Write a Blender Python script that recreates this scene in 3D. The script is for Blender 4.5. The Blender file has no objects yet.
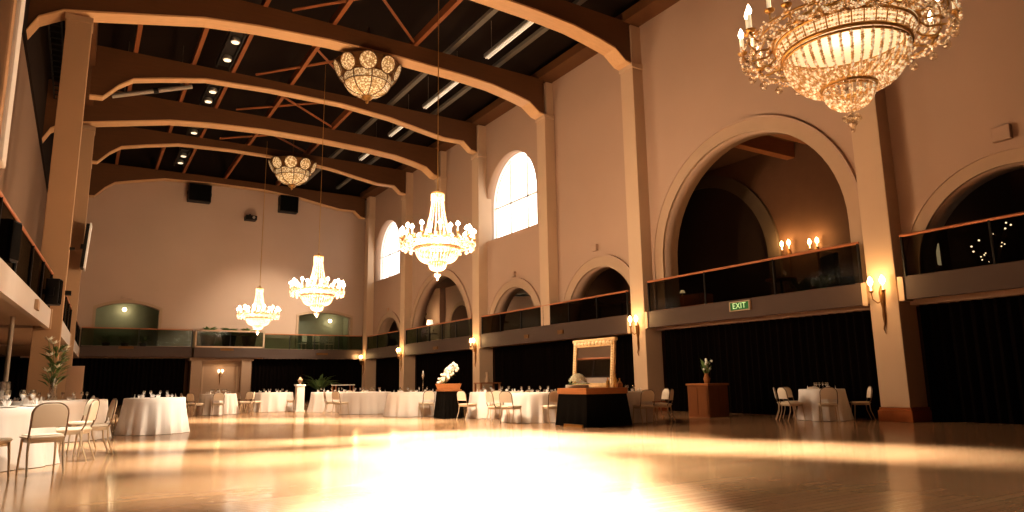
import bpy, bmesh, math, random
from mathutils import Vector, Matrix
random.seed(7)
C = bpy.context.scene.collection
PI = math.pi
F, H = 690.0, 0.97
YAW, PITCH, ROLL = math.radians(31.863), math.radians(10.3123), math.radians(-.85)

# ------------------------------------------------------------------ camera
fw = Vector((math.sin(YAW)*math.cos(PITCH), math.cos(YAW)*math.cos(PITCH), math.sin(PITCH)))
r0 = Vector((math.cos(YAW), -math.sin(YAW), 0)); u0 = r0.cross(fw)
rr = r0*math.cos(ROLL)+u0*math.sin(ROLL); uu = u0*math.cos(ROLL)-r0*math.sin(ROLL)
cam = bpy.data.objects.new('camera', bpy.data.cameras.new('camera')); C.objects.link(cam)
cam.data.sensor_width = 36; cam.data.lens = F/1024*36; cam.data.clip_start = .05; cam.data.clip_end = 300
m = Matrix((rr, uu, -fw)).transposed().to_4x4(); m.translation = Vector((0, 0, H)); cam.matrix_world = m
bpy.context.scene.camera = cam
def ray(px, py): return fw+rr*((px-512)/F)+uu*((256-py)/F)
def onX(px, py, X): d = ray(px, py); t = X/d.x; return Vector((X, t*d.y, H+t*d.z))
def onY(px, py, Y): d = ray(px, py); t = Y/d.y; return Vector((t*d.x, Y, H+t*d.z))
def onZ(px, py, Z): d = ray(px, py); t = (Z-H)/d.z; return Vector((t*d.x, t*d.y, Z))

# ------------------------------------------------------------------ materials
def mat(name, col, rough=.6, metal=0, emit=None, es=0, var=.12, scale=3, bump=0, spec=.5, vec=None):
    m = bpy.data.materials.new(name); m.use_nodes = True; nt = m.node_tree; n = nt.nodes; l = nt.links
    b = n['Principled BSDF']; b.inputs['Roughness'].default_value = rough; b.inputs['Metallic'].default_value = metal
    b.inputs['Specular IOR Level'].default_value = spec
    tc = n.new('ShaderNodeTexCoord'); nz = n.new('ShaderNodeTexNoise'); nz.inputs['Scale'].default_value = scale; nz.inputs['Detail'].default_value = 3
    mp = n.new('ShaderNodeMapping'); l.new(tc.outputs['Object'], mp.inputs[0]); l.new(mp.outputs[0], nz.inputs['Vector'])
    if vec: mp.inputs['Scale'].default_value = vec
    rp = n.new('ShaderNodeMix'); rp.data_type = 'RGBA'
    rp.inputs[6].default_value = tuple(c*(1-var) for c in col)+(1,); rp.inputs[7].default_value = tuple(min(1, c*(1+var)) for c in col)+(1,)
    l.new(nz.outputs['Fac'], rp.inputs[0]); l.new(rp.outputs[2], b.inputs['Base Color'])
    if emit: b.inputs['Emission Color'].default_value = tuple(emit)+(1,); b.inputs['Emission Strength'].default_value = es
    if bump:
        bp = n.new('ShaderNodeBump'); bp.inputs['Strength'].default_value = bump; l.new(nz.outputs['Fac'], bp.inputs['Height']); l.new(bp.outputs[0], b.inputs['Normal'])
    return m
def glass_mat(name, tint, gloss=.1, rough=.05, gcol=(1, 1, 1)):
    m = bpy.data.materials.new(name); m.use_nodes = True; nt = m.node_tree; n = nt.nodes; l = nt.links; n.clear()
    o = n.new('ShaderNodeOutputMaterial'); t = n.new('ShaderNodeBsdfTransparent'); g = n.new('ShaderNodeBsdfGlossy'); mx = n.new('ShaderNodeMixShader')
    t.inputs[0].default_value = tint+(1,); g.inputs['Roughness'].default_value = rough; g.inputs[0].default_value = gcol+(1,)
    mx.inputs[0].default_value = gloss; l.new(t.outputs[0], mx.inputs[1]); l.new(g.outputs[0], mx.inputs[2]); l.new(mx.outputs[0], o.inputs[0])
    return m
def bead_mat(name, c1, c2, scale, es):
    m = bpy.data.materials.new(name); m.use_nodes = True; nt = m.node_tree; n = nt.nodes; l = nt.links
    b = n['Principled BSDF']; b.inputs['Roughness'].default_value = .25
    tc = n.new('ShaderNodeTexCoord'); v = n.new('ShaderNodeTexVoronoi'); v.inputs['Scale'].default_value = scale; l.new(tc.outputs['Object'], v.inputs['Vector'])
    cr = n.new('ShaderNodeValToRGB'); cr.color_ramp.elements[0].position = .15; cr.color_ramp.elements[1].position = .65
    cr.color_ramp.elements[0].color = c1+(1,); cr.color_ramp.elements[1].color = c2+(1,)
    l.new(v.outputs['Distance'], cr.inputs[0]); l.new(cr.outputs[0], b.inputs['Base Color']); l.new(cr.outputs[0], b.inputs['Emission Color'])
    b.inputs['Emission Strength'].default_value = es
    return m
M = {}
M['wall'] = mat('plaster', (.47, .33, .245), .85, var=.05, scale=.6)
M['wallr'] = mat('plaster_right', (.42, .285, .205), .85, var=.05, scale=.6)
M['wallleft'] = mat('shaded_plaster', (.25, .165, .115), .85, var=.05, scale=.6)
M['roofrib'] = mat('dull_steel', (.16, .14, .11), .7)
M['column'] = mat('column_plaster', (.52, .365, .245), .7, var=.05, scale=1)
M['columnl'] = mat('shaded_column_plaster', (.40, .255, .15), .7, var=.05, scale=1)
M['arch'] = mat('arch_plaster', (.42, .29, .195), .8, var=.05)
M['beam'] = mat('glued_timber', (.12, .054, .022), .55, var=.15, scale=2, vec=(1, 8, 8))
M['soffitboard'] = mat('lit_timber', (.62, .37, .19), .5, var=.12, scale=2, vec=(1, 8, 8))  # arch undersides: light from below put into this paler tone
M['purlin'] = mat('purlin_timber', (.26, .095, .035), .6, var=.15)
M['roof'] = mat('roof_boards', (.018, .010, .006), .9, var=.35, scale=1.2, vec=(1, .2, 1))
M['dark'] = mat('black_metal', (.012, .011, .010), .5)
M['gold'] = mat('aged_brass', (.55, .33, .12), .35, .8)
M['golddark'] = mat('dark_brass', (.20, .10, .035), .45, .6)
M['gilt'] = mat('pale_gilt', (.62, .42, .22), .4, .35, scale=14, var=.35, bump=.4)
M['giltpale'] = mat('gilt_highlight', (.85, .66, .42), .4, .3, scale=14, var=.3)
M['steel'] = mat('brushed_steel', (.6, .55, .48), .35, .7)
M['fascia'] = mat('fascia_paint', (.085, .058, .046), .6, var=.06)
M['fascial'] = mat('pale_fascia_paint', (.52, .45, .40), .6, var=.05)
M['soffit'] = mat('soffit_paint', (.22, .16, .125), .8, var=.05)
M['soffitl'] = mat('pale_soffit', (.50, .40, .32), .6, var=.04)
M['rail'] = mat('handrail_copper', (.50, .20, .10), .35, .3)
M['glass'] = glass_mat('balcony_glass', (.42, .40, .35), .005, .12)
M['glassg'] = glass_mat('green_glass', (.55, .62, .55), .03, .12)
M['wine'] = glass_mat('wine_glass', (.9, .9, .88), .35, .15)
M['cloth'] = mat('white_linen', (.74, .67, .615), .8, var=.04)
M['blackcloth'] = mat('black_cloth', (.007, .006, .005), .9, var=.2, spec=.08)
M['chair'] = mat('cream_upholstery', (.80, .68, .54), .55, var=.06)
M['chairmetal'] = mat('chair_frame', (.62, .50, .36), .35, .4)
M['chairrim'] = mat('chair_dark_rim', (.22, .15, .10), .35, .6)
M['wood'] = mat('stained_wood', (.30, .12, .045), .4, var=.2, vec=(1, 1, 8))
M['podium'] = mat('podium_wood', (.15, .055, .02), .45, var=.2, vec=(8, 8, 1))
M['basewood'] = mat('skirting_wood', (.32, .10, .03), .4, var=.2, vec=(8, 8, 1))
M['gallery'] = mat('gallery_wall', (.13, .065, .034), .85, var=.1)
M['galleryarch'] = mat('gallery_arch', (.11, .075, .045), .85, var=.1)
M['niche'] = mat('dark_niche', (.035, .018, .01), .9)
M['greenroom'] = mat('green_room_wall', (.26, .27, .19), .8, var=.1)
M['leaf'] = mat('leaf', (.13, .20, .07), .5, var=.35, scale=12)
M['petal'] = mat('white_petal', (.9, .86, .75), .6, var=.08, scale=12)
M['mirror'] = mat('mirror_glass', (.85, .82, .78), .03, 1, var=.02)
M['white'] = mat('white_paint', (.85, .80, .74), .5, var=.03)
M['porch'] = mat('porch_panel', (.32, .21, .14), .6, var=.06)
M['bulb'] = mat('bulb', (1, .9, .7), .3, emit=(1, .80, .55), es=14)
M['bulbhot'] = mat('bulb_bright', (1, .95, .85), .3, emit=(1, .88, .70), es=30)
M['lampwarm'] = mat('lamp_warm', (1, .8, .5), .4, emit=(1, .62, .25), es=16)
M['lampsoft'] = mat('lamp_soft', (1, .9, .7), .4, emit=(1, .85, .6), es=3)
M['tube'] = mat('strip_tube', (.9, .85, .75), .4, emit=(1, .88, .7), es=.28)
M['pane'] = mat('daylight_pane', (1, 1, 1), .3, emit=(1, .97, .92), es=2.4)
M['bead1'] = bead_mat('crystal_beads', (1, .86, .60), (.40, .20, .07), 26, .55)  # strands glow by themselves, the bulbs' light put into the material
M['bead2'] = bead_mat('crystal_beads_lit', (1, .90, .72), (.75, .45, .22), 20, 1.35)
M['crystal'] = glass_mat('crystal_drop', (.98, .93, .85), .35, .02, (1, 1, 1))
M['domeglass'] = bead_mat('beaded_glass', (1, .82, .52), (.42, .25, .10), 15, .42)
M['candle'] = mat('candle_tube', (.95, .85, .65), .4, emit=(1, .8, .5), es=.5)
M['signgreen'] = mat('sign_green', (.02, .12, .03), .4, emit=(.05, .35, .08), es=.12)
M['signtext'] = mat('sign_letter', (.7, .95, .6), .4, emit=(.6, 1, .5), es=.3)
M['twinkle'] = mat('fairy_light', (1, .9, .8), .4, emit=(1, .85, .65), es=8)

def floor_mat():
    m = bpy.data.materials.new('strip_parquet'); m.use_nodes = True; nt = m.node_tree; n = nt.nodes; l = nt.links
    b = n['Principled BSDF']; tc = n.new('ShaderNodeTexCoord'); mp = n.new('ShaderNodeMapping')
    mp.inputs['Rotation'].default_value = (0, 0, 0); l.new(tc.outputs['Object'], mp.inputs[0])
    br = n.new('ShaderNodeTexBrick'); br.inputs['Scale'].default_value = 1; br.inputs['Brick Width'].default_value = 1.9; br.inputs['Row Height'].default_value = .085
    br.inputs['Mortar Size'].default_value = .003; br.inputs['Color1'].default_value = (.41, .25, .14, 1); br.inputs['Color2'].default_value = (.36, .21, .115, 1); br.inputs['Mortar'].default_value = (.26, .13, .06, 1)
    l.new(mp.outputs[0], br.inputs['Vector'])
    nz = n.new('ShaderNodeTexNoise'); nz.inputs['Scale'].default_value = 1.6; nz.inputs['Detail'].default_value = 4; l.new(mp.outputs[0], nz.inputs['Vector'])
    mx = n.new('ShaderNodeMix'); mx.data_type = 'RGBA'; mx.blend_type = 'MULTIPLY'; mx.inputs[0].default_value = .12
    l.new(br.outputs['Color'], mx.inputs[6]); l.new(nz.outputs['Color'], mx.inputs[7]); l.new(mx.outputs[2], b.inputs['Base Color'])
    mr = n.new('ShaderNodeMapRange'); mr.inputs[3].default_value = .13; mr.inputs[4].default_value = .18; l.new(nz.outputs['Fac'], mr.inputs[0]); l.new(mr.outputs[0], b.inputs['Roughness'])
    b.inputs['Specular IOR Level'].default_value = .32
    return m
M['floor'] = floor_mat()
def curtain_mat():
    m = mat('black_velvet', (.006, .0035, .0026), .95, var=.3, scale=2, vec=(1, 1, .05), spec=.05); return m
M['curtain'] = curtain_mat()

# ------------------------------------------------------------------ mesh builder
class MB:
    def __init__(s): s.v = []; s.f = []
    def add(s, vs, fs):
        k = len(s.v); s.v += [tuple(v) for v in vs]; s.f += [tuple(i+k for i in f) for f in fs]; return s
    def box(s, x0, x1, y0, y1, z0, z1):
        return s.add([(x0,y0,z0),(x1,y0,z0),(x1,y1,z0),(x0,y1,z0),(x0,y0,z1),(x1,y0,z1),(x1,y1,z1),(x0,y1,z1)],
                     [(3,2,1,0),(4,5,6,7),(0,1,5,4),(1,2,6,5),(2,3,7,6),(3,0,4,7)])
    def rbox(s, x0, x1, y0, y1, z0, z1, b=.01):        # box with chamfered vertical and top edges
        bm = bmesh.new(); bmesh.ops.create_cube(bm, size=1)
        for v in bm.verts: v.co = Vector(((x0+x1)/2+v.co.x*(x1-x0), (y0+y1)/2+v.co.y*(y1-y0), (z0+z1)/2+v.co.z*(z1-z0)))
        bmesh.ops.bevel(bm, geom=bm.edges[:], offset=b, segments=2, affect='EDGES', profile=.6)
        s.addbm(bm); return s
    def addbm(s, bm, mtx=None):
        bm.verts.index_update()
        s.add([(mtx @ v.co if mtx else v.co) for v in bm.verts], [[v.index for v in f.verts] for f in bm.faces]); bm.free()
    def prism(s, poly, a, b, axis='y'):                # poly of (p,q) swept along axis from a to b
        n = len(poly)
        def P(p, q, t): return (p, t, q) if axis == 'y' else ((t, p, q) if axis == 'x' else (p, q, t))
        s.add([P(p, q, a) for p, q in poly]+[P(p, q, b) for p, q in poly],
              [tuple(range(n)), tuple(reversed(range(n, 2*n)))]+[(i, i+n, (i+1) % n+n, (i+1) % n) for i in range(n)]); return s
    def strip(s, lo, hi, a, b):                        # band between two polylines (x,z), swept along y
        n = len(lo); vs = []
        for t in (a, b):
            vs += [(x, t, z) for x, z in lo]+[(x, t, z) for x, z in hi]
        fs = []
        for i in range(n-1):
            fs += [(i, i+1, n+i+1, n+i), (2*n+i+1, 2*n+i, 3*n+i, 3*n+i+1), (i+1, i, 2*n+i, 2*n+i+1), (n+i, n+i+1, 3*n+i+1, 3*n+i)]
        fs += [(0, n, 3*n, 2*n), (n-1, 3*n-1, 4*n-1, 2*n-1)]
        return s.add(vs, fs)
    def tube(s, pts, r, n=8, closed=False):
        pts = [Vector(p) for p in pts]; N = len(pts); rs = r if isinstance(r, (list, tuple)) else [r]*N; vs = []; fs = []
        up = None
        for i, p in enumerate(pts):
            if closed: t = pts[(i+1) % N]-pts[i-1]
            else: t = pts[min(i+1, N-1)]-pts[max(i-1, 0)]
            t.normalize()
            if up is None: up = Vector((0, 0, 1)) if abs(t.z) < .9 else Vector((1, 0, 0))
            a = t.cross(up)
            if a.length < 1e-4: a = t.cross(Vector((0, 1, 0)))
            a.normalize(); b = a.cross(t)
            for k in range(n): vs.append(p+(a*math.cos(2*PI*k/n)+b*math.sin(2*PI*k/n))*rs[i])
        for i in range(N if closed else N-1):
            j = (i+1) % N
            for k in range(n): fs.append((i*n+k, i*n+(k+1) % n, j*n+(k+1) % n, j*n+k))
        if not closed: fs += [tuple(range(n-1, -1, -1)), tuple((N-1)*n+k for k in range(n))]
        return s.add(vs, fs)
    def ring(s, R, z, r, n=48, m=8, c=(0, 0), sq=None):
        return s.tube([(c[0]+R*math.cos(2*PI*i/n), c[1]+R*math.sin(2*PI*i/n), z) for i in range(n)], r, m, True)
    def lathe(s, prof, n=24, c=(0, 0, 0), fn=None):    # prof: (r,z)
        vs = []; fs = []
        for r, z in prof:
            for k in range(n):
                a = 2*PI*k/n; q = r if fn is None else fn(r, z, a)
                vs.append((c[0]+q*math.cos(a), c[1]+q*math.sin(a), c[2]+z))
        for i in range(len(prof)-1):
            for k in range(n): fs.append((i*n+k, i*n+(k+1) % n, (i+1)*n+(k+1) % n, (i+1)*n+k))
        if prof[0][0] > 1e-4: fs.append(tuple(range(n-1, -1, -1)))
        if prof[-1][0] > 1e-4: fs.append(tuple((len(prof)-1)*n+k for k in range(n)))
        return s.add(vs, fs)
    def ball(s, p, r, n=6, m=4, sz=1):
        return s.lathe([(max(1e-5, r*math.sin(PI*i/m)), -r*sz*math.cos(PI*i/m)) for i in range(m+1)], n, p)
    def bead(s, p, r, h=None):
        x, y, z = p; h = h or r
        return s.add([(x+r,y,z),(x,y+r,z),(x-r,y,z),(x,y-r,z),(x,y,z+h),(x,y,z-h)], [(0,1,4),(1,2,4),(2,3,4),(3,0,4),(1,0,5),(2,1,5),(3,2,5),(0,3,5)])
    def disc(s, c, nrm, r, t, n=20):                   # thick disc
        nrm = Vector(nrm).normalized(); a = nrm.cross(Vector((0, 0, 1)));
        if a.length < 1e-3: a = Vector((1, 0, 0))
        a.normalize(); b = nrm.cross(a); c = Vector(c); vs = []
        for o, q in ((0, r), (t*.6, r), (t, r*.8)):
            vs += [c+nrm*o+(a*math.cos(2*PI*k/n)+b*math.sin(2*PI*k/n))*q for k in range(n)]
        fs = [tuple(range(n)), tuple(2*n+k for k in range(n-1, -1, -1))]
        for i in range(2):
            for k in range(n): fs.append((i*n+k, (i+1)*n+k, (i+1)*n+(k+1) % n, i*n+(k+1) % n))
        return s.add(vs, fs)
    def leaf(s, p, d, L, w, droop=.3):
        p = Vector(p); d = Vector(d).normalized(); a = d.cross(Vector((0, 0, 1)))
        if a.length < 1e-3: a = Vector((1, 0, 0))
        a.normalize(); mid = p+d*L*.5; tip = p+d*L-Vector((0, 0, droop*L))
        return s.add([p, mid+a*w, tip, mid-a*w, mid+Vector((0, 0, -w*.4))], [(0, 1, 4), (1, 2, 4), (2, 3, 4), (3, 0, 4)])
    def build(s, name, material, parent=None, smooth=False, world=False):
        me = bpy.data.meshes.new(name); v = s.v
        if world and parent is not None:
            L = parent.location; v = [(x-L.x, y-L.y, z-L.z) for x, y, z in v]
        me.from_pydata(v, [], s.f); me.update(); me.materials.append(M[material] if isinstance(material, str) else material)
        bm = bmesh.new(); bm.from_mesh(me); bmesh.ops.recalc_face_normals(bm, faces=bm.faces); bm.to_mesh(me); bm.free()
        if smooth:
            for p in me.polygons: p.use_smooth = True
            try: me.set_sharp_from_angle(angle=math.radians(45))
            except Exception: pass
        o = bpy.data.objects.new(name, me); C.objects.link(o)
        if parent is not None: o.parent = parent
        return o

def tag(o, label, cat, group=None):
    o['label'] = label; o['category'] = cat
    if group: o['group'] = group
    return o
def thing(name, label, cat, loc=(0, 0, 0), rz=0, group=None):
    o = bpy.data.objects.new(name, None); C.objects.link(o); o.empty_display_size = .1
    o.location = loc; o.rotation_euler = (0, 0, rz); tag(o, label, cat, group); return o
def struct(o): o['kind'] = 'structure'; return o
def kids(o): return list(o.children)
def dup(root, loc, rz, label, group=None, scale=1):
    r = root.copy(); C.objects.link(r); r.location = loc; r.rotation_euler = (0, 0, rz); r.scale = (scale,)*3
    r['label'] = label
    if group: r['group'] = group
    for ch in root.children:
        c = ch.copy(); C.objects.link(c); c.parent = r
        for g in ch.children:
            d = g.copy(); C.objects.link(d); d.parent = c
    return r
def plate(name, outer, holes, t0, t1, axis, material):
    """flat wall with holes: outline in (p,z), thickness t0..t1 along the axis 'x' (p=y) or 'y' (p=x)"""
    cu = bpy.data.curves.new(name, 'CURVE'); cu.dimensions = '2D'; cu.fill_mode = 'BOTH'; cu.extrude = abs(t1-t0)/2
    for pts in [outer]+holes:
        sp = cu.splines.new('POLY'); sp.points.add(len(pts)-1); sp.use_cyclic_u = True
        for q, p in zip(sp.points, pts): q.co = (p[0], p[1], 0, 1)
    tmp = bpy.data.objects.new(name, cu); C.objects.link(tmp)
    bpy.context.view_layer.update()
    me = bpy.data.meshes.new_from_object(tmp.evaluated_get(bpy.context.evaluated_depsgraph_get()))
    bpy.data.objects.remove(tmp); bpy.data.curves.remove(cu)
    tm = (t0+t1)/2
    for v in me.vertices:
        p, z, t = v.co
        v.co = (tm+t, p, z) if axis == 'x' else (p, tm+t, z)
    me.update(); bm = bmesh.new(); bm.from_mesh(me); bmesh.ops.remove_doubles(bm, verts=bm.verts, dist=1e-4); bmesh.ops.recalc_face_normals(bm, faces=bm.faces); bm.to_mesh(me); bm.free()
    me.name = name; me.materials.clear(); me.materials.append(M[material])
    o = bpy.data.objects.new(name, me); C.objects.link(o); return o
def arch_pts(c, zc, r, zb, n=28):
    pts = [(c-r, zb)] if zb < zc else []
    pts += [(c-r*math.cos(PI*i/n), zc+r*math.sin(PI*i/n)) for i in range(n+1)]
    if zb < zc: pts.append((c+r, zb))
    if zb > zc:
        pts = [p for p in pts if p[1] > zb+.02]; q = math.sqrt(r*r-(zb-zc)**2); pts = [(c-q, zb)]+pts+[(c+q, zb)]
    return pts
def arch_band(c, zc, r0, r1, zb, x0, x1, n=32):        # archivolt moulding on the x-plane
    a0 = math.asin(max(-1, min(1, (zb-zc)/r1))) if zb > zc else 0
    mb = MB(); ang = [a0+(PI-2*a0)*i/n for i in range(n+1)]
    inn = [(c-r0*math.cos(a), zc+r0*math.sin(a)) for a in ang]; out = [(c-r1*math.cos(a), zc+r1*math.sin(a)) for a in ang]
    if zb < zc:
        inn = [(c-r0, zb)]+inn+[(c+r0, zb)]; out = [(c-r1, zb)]+out+[(c+r1, zb)]
    k = len(inn); vs = []
    for x in (x0, x1): vs += [(x, p, z) for p, z in inn]+[(x, p, z) for p, z in out]
    fs = []
    for i in range(k-1):
        fs += [(i, i+1, k+i+1, k+i), (2*k+i, 3*k+i, 3*k+i+1, 2*k+i+1), (i, 2*k+i, 2*k+i+1, i+1), (k+i, k+i+1, 3*k+i+1, 3*k+i)]
    fs += [(0, k, 3*k, 2*k), (k-1, 3*k-1, 4*k-1, 2*k-1)]
    return mb.add(vs, fs)

# ================================================================== SETTING
XW, XC = 15.45, 15.0          # right wall plane, right column front plane
YB = 42.8                     # back wall plane
struct(MB().box(-5, 23, -9, 60, -.1, 0).build('floor', 'floor'))
# right wall with its arches and windows
ARCH = [(6.05, 3.2, 1.9, 2.17), (12.6, 4.65, 3.15, 3.5), (19.0, 3.0, 1.95, 2.3), (24.75, 3.02, 1.9, 2.22), (32.1, 2.95, 3.45, 3.75), (38.85, 2.9, 1.95, 2.25)]
WIN = [(24.95, 8.9, 2.1), (39.4, 8.85, 2.05)]
holes = [arch_pts(c, z, r, 3.06) for c, z, r, _ in ARCH]+[arch_pts(c, z, r, 7.3) for c, z, r in WIN]
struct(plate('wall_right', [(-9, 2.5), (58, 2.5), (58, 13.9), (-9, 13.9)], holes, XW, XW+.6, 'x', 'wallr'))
for i, (c, z, r, R) in enumerate(ARCH):
    struct(arch_band(c, z, r-.004, R, 3.06, XW-.05, XW+.02).build('trim_%d' % (i+1), 'arch', smooth=False))
    struct(arch_band(c, z, R, R+.07, 3.06, XW-.075, XW+.02).build('trim_%d' % (i+11), 'wallr'))
for i, (c, z, r) in enumerate(WIN):
    w = struct(arch_band(c, z, r-.02, r+.005, 7.3, XW+.38, XW+.5).build('window_%d' % (i+1), 'white'))
    fr = MB()
    for q in (-.7, .7): fr.box(XW+.46, XW+.53, c+q-.035, c+q+.035, 7.3, z+math.sqrt(r*r-q*q)-.02)
    fr.box(XW+.46, XW+.53, c-r, c+r, 8.86, 8.93)
    fr.build('window_frame', 'white', w)
    pts = arch_pts(c, z, r, 7.3); pn = MB(); pn.add([(XW+.56, p, q) for p, q in pts], [tuple(range(len(pts)))]); pn.build('pane', 'pane', w)
    MB().box(XW-.03, XW+.5, c-r-.02, c+r+.02, 7.2, 7.3).build('window_sill', 'wallr', w)
# back wall with two flattened-arch openings
def flat_arch(x0, x1, z0, z1, zc, n=14):
    return [(x0, z0)]+[(x0+(x1-x0)*i/n, z1+(zc-z1)*(1-(2*i/n-1)**2)) for i in range(n+1)]+[(x1, z0)]
BO = [(.48, 3.5, 5.15, 5.5), (11.15, 14.4, 5.12, 5.38)]
struct(plate('wall_back', [(-2.6, 2.5), (XW+.1, 2.5), (XW+.1, 13.9), (-2.6, 13.9)], [flat_arch(a, b, 3.06, z1, zc) for a, b, z1, zc in BO], YB, YB+.4, 'y', 'wall'))
for i, (a, b, z1, zc) in enumerate(BO):
    lo = flat_arch(a, b, 3.06, z1, zc); hi = flat_arch(a-.14, b+.14, 3.06, z1+.1, zc+.14)
    struct(MB().strip(lo, hi, YB-.06, YB+.02).build('trim_%d' % (i+21), 'arch'))
    rm = MB().box(a-.5, b+.5, YB+2.6, YB+2.7, 3, 6).box(a-.5, a-.4, YB+.4, YB+2.7, 3, 6).box(b+.4, b+.5, YB+.4, YB+2.7, 3, 6).box(a-.5, b+.5, YB+.4, YB+2.7, 5.9, 6)
    struct(rm.build('wall_alcove_%d' % (i+1), 'greenroom'))
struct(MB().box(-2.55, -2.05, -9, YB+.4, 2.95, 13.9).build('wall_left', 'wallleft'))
struct(MB().box(-2.05, -1.98, -9, YB, 10.3, 13.8).build('trim_91', 'roof'))
struct(MB().box(-4.6, -4.4, -9, YB+.4, 0, 3).build('wall_left_lower', 'gallery'))
struct(MB().box(-4.5, 16.2, -9.2, -9, 0, 14).build('wall_front', 'wall'))
struct(MB().box(-4.5, XW, YB+.25, YB+.4, 0, 2.9).build('wall_back_lower', 'gallery'))
struct(MB().box(15.95, 16.05, -9, 46, 0, 2.5).build('wall_right_lower', 'gallery'))
struct(MB().box(-2.5, XW+.1, YB-.03, YB+.1, 12.95, 15.4).build('wall_back_gable', 'roof'))
# roof: dark boarded gable
rf = MB().strip([(-2.6, 13.7), (7.0, 15.3), (16.2, 13.7)], [(-2.6, 13.85), (7.0, 15.45), (16.2, 13.85)], -9.2, 46)
struct(rf.build('ceiling', 'roof'))
# the gallery rooms behind the right wall
XG = 19.5
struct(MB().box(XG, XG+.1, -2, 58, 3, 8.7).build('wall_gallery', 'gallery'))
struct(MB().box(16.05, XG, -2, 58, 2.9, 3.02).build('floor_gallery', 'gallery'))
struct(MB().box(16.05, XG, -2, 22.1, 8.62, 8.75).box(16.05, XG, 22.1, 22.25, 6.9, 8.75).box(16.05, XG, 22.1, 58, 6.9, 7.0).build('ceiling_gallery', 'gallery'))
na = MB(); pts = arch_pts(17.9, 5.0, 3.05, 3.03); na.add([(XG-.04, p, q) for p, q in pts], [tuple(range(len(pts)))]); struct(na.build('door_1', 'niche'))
struct(arch_band(17.9, 5.0, 3.05, 3.5, 3.03, XG-.14, XG-.02).build('trim_31', 'galleryarch'))
struct(MB().box(16.05, XG, 57.8, 58, 3, 7).build('wall_gallery_end', 'gallery'))
struct(MB().box(16.05, XG, 7.6, 7.8, 3, 8.62).build('wall_partition', 'gallery'))
for k, y in enumerate((8.4, 9.7, 11.0, 12.3, 13.6)):
    struct(MB().box(16.05, XG, y, y+.3, 8.1, 8.62).build('trim_%d' % (41+k), 'wood'))
# longitudinal pillar inside the far big arch and inner arches
for k, y in enumerate((39.3,)):
    struct(MB().box(XG-.5, XG, y, y+1.9, 3, 6.9).build('trim_51', 'wall'))
struct(MB().box(XG-.12, XG, 26.5, 58, 3.02, 6.9).build('trim_52', 'wall'))
for k, y in enumerate((37.0, 43.0)):
    mb = MB(); pts = arch_pts(y, 4.1, 1.45, 3.02); mb.add([(XG-.16, p, q) for p, q in pts], [tuple(range(len(pts)))]); struct(mb.build('door_%d' % (k+2), 'gallery'))
    struct(arch_band(y, 4.1, 1.45, 1.7, 3.02, XG-.22, XG-.1).build('trim_%d' % (53+k), 'arch'))

# ================================================================== COLUMNS
def column(x0, x1, y0, y1, z0, z1, label, base=True, cap=True):
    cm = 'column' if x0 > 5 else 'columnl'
    t = thing('column', label, 'column', ((x0+x1)/2, (y0+y1)/2, z0))
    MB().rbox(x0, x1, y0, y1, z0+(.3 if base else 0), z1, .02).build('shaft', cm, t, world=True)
    if base:
        b = MB().rbox(x0-.05, x1+.02, y0-.05, y1+.05, z0, z0+.24, .01).rbox(x0-.025, x1+.02, y0-.025, y1+.025, z0+.24, z0+.3, .01)
        b.build('plinth', 'basewood', t, world=True)
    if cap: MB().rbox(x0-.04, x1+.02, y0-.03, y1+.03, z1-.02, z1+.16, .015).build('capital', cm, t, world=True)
    return t
CR = [(8.27, 8.92, 'tan square column with lit candle sconce and reddish plinth, rightmost on the hall floor'),
      (16.28, 16.90, 'tan square column with lit sconce between the gilt mirror and the podium'),
      (27.0, 27.63, 'tan square column with lit sconce behind the flower stand under a roof arch'),
      (35.5, 36.1, 'slim distant tan column with lit sconce, second from the back corner on the right'),
      (41.5, 42.1, 'farthest tan column in the right back corner beside the back balcony')]
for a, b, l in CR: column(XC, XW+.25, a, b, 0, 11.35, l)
for a, b, l in CR:
    struct(MB().box(XC+.03, XW+.05, a+.02, b-.02, 11.4, 12.9).build('trim_%d' % (60+int(a)), 'column'))
column(XC, XW+.02, 21.5, 22.1, 3.06, 11.35, 'tan upper wall column rising behind the glass balcony right of the tall bright window', base=False)
column(XC+.1, XW+.02, 31.2, 31.8, 7.0, 11.35, 'short tan upper wall column above the crown of the distant large arch', base=False)
for a in (21.5, 31.2): struct(MB().box(XC+.12, XW+.05, a+.02, a+.58, 11.4, 12.9).build('trim_%d' % (80+int(a)), 'column'))
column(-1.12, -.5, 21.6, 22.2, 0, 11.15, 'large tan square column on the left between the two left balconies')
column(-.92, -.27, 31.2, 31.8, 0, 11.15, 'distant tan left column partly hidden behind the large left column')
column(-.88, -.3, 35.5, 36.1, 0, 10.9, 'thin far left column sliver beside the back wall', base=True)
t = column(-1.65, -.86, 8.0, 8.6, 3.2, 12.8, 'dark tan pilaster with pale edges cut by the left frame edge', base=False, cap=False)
MB().rbox(-.9, -.82, 8.2, 8.55, 3.2, 12.8, .02).build('edge_moulding', 'white', t, world=True)

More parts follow.
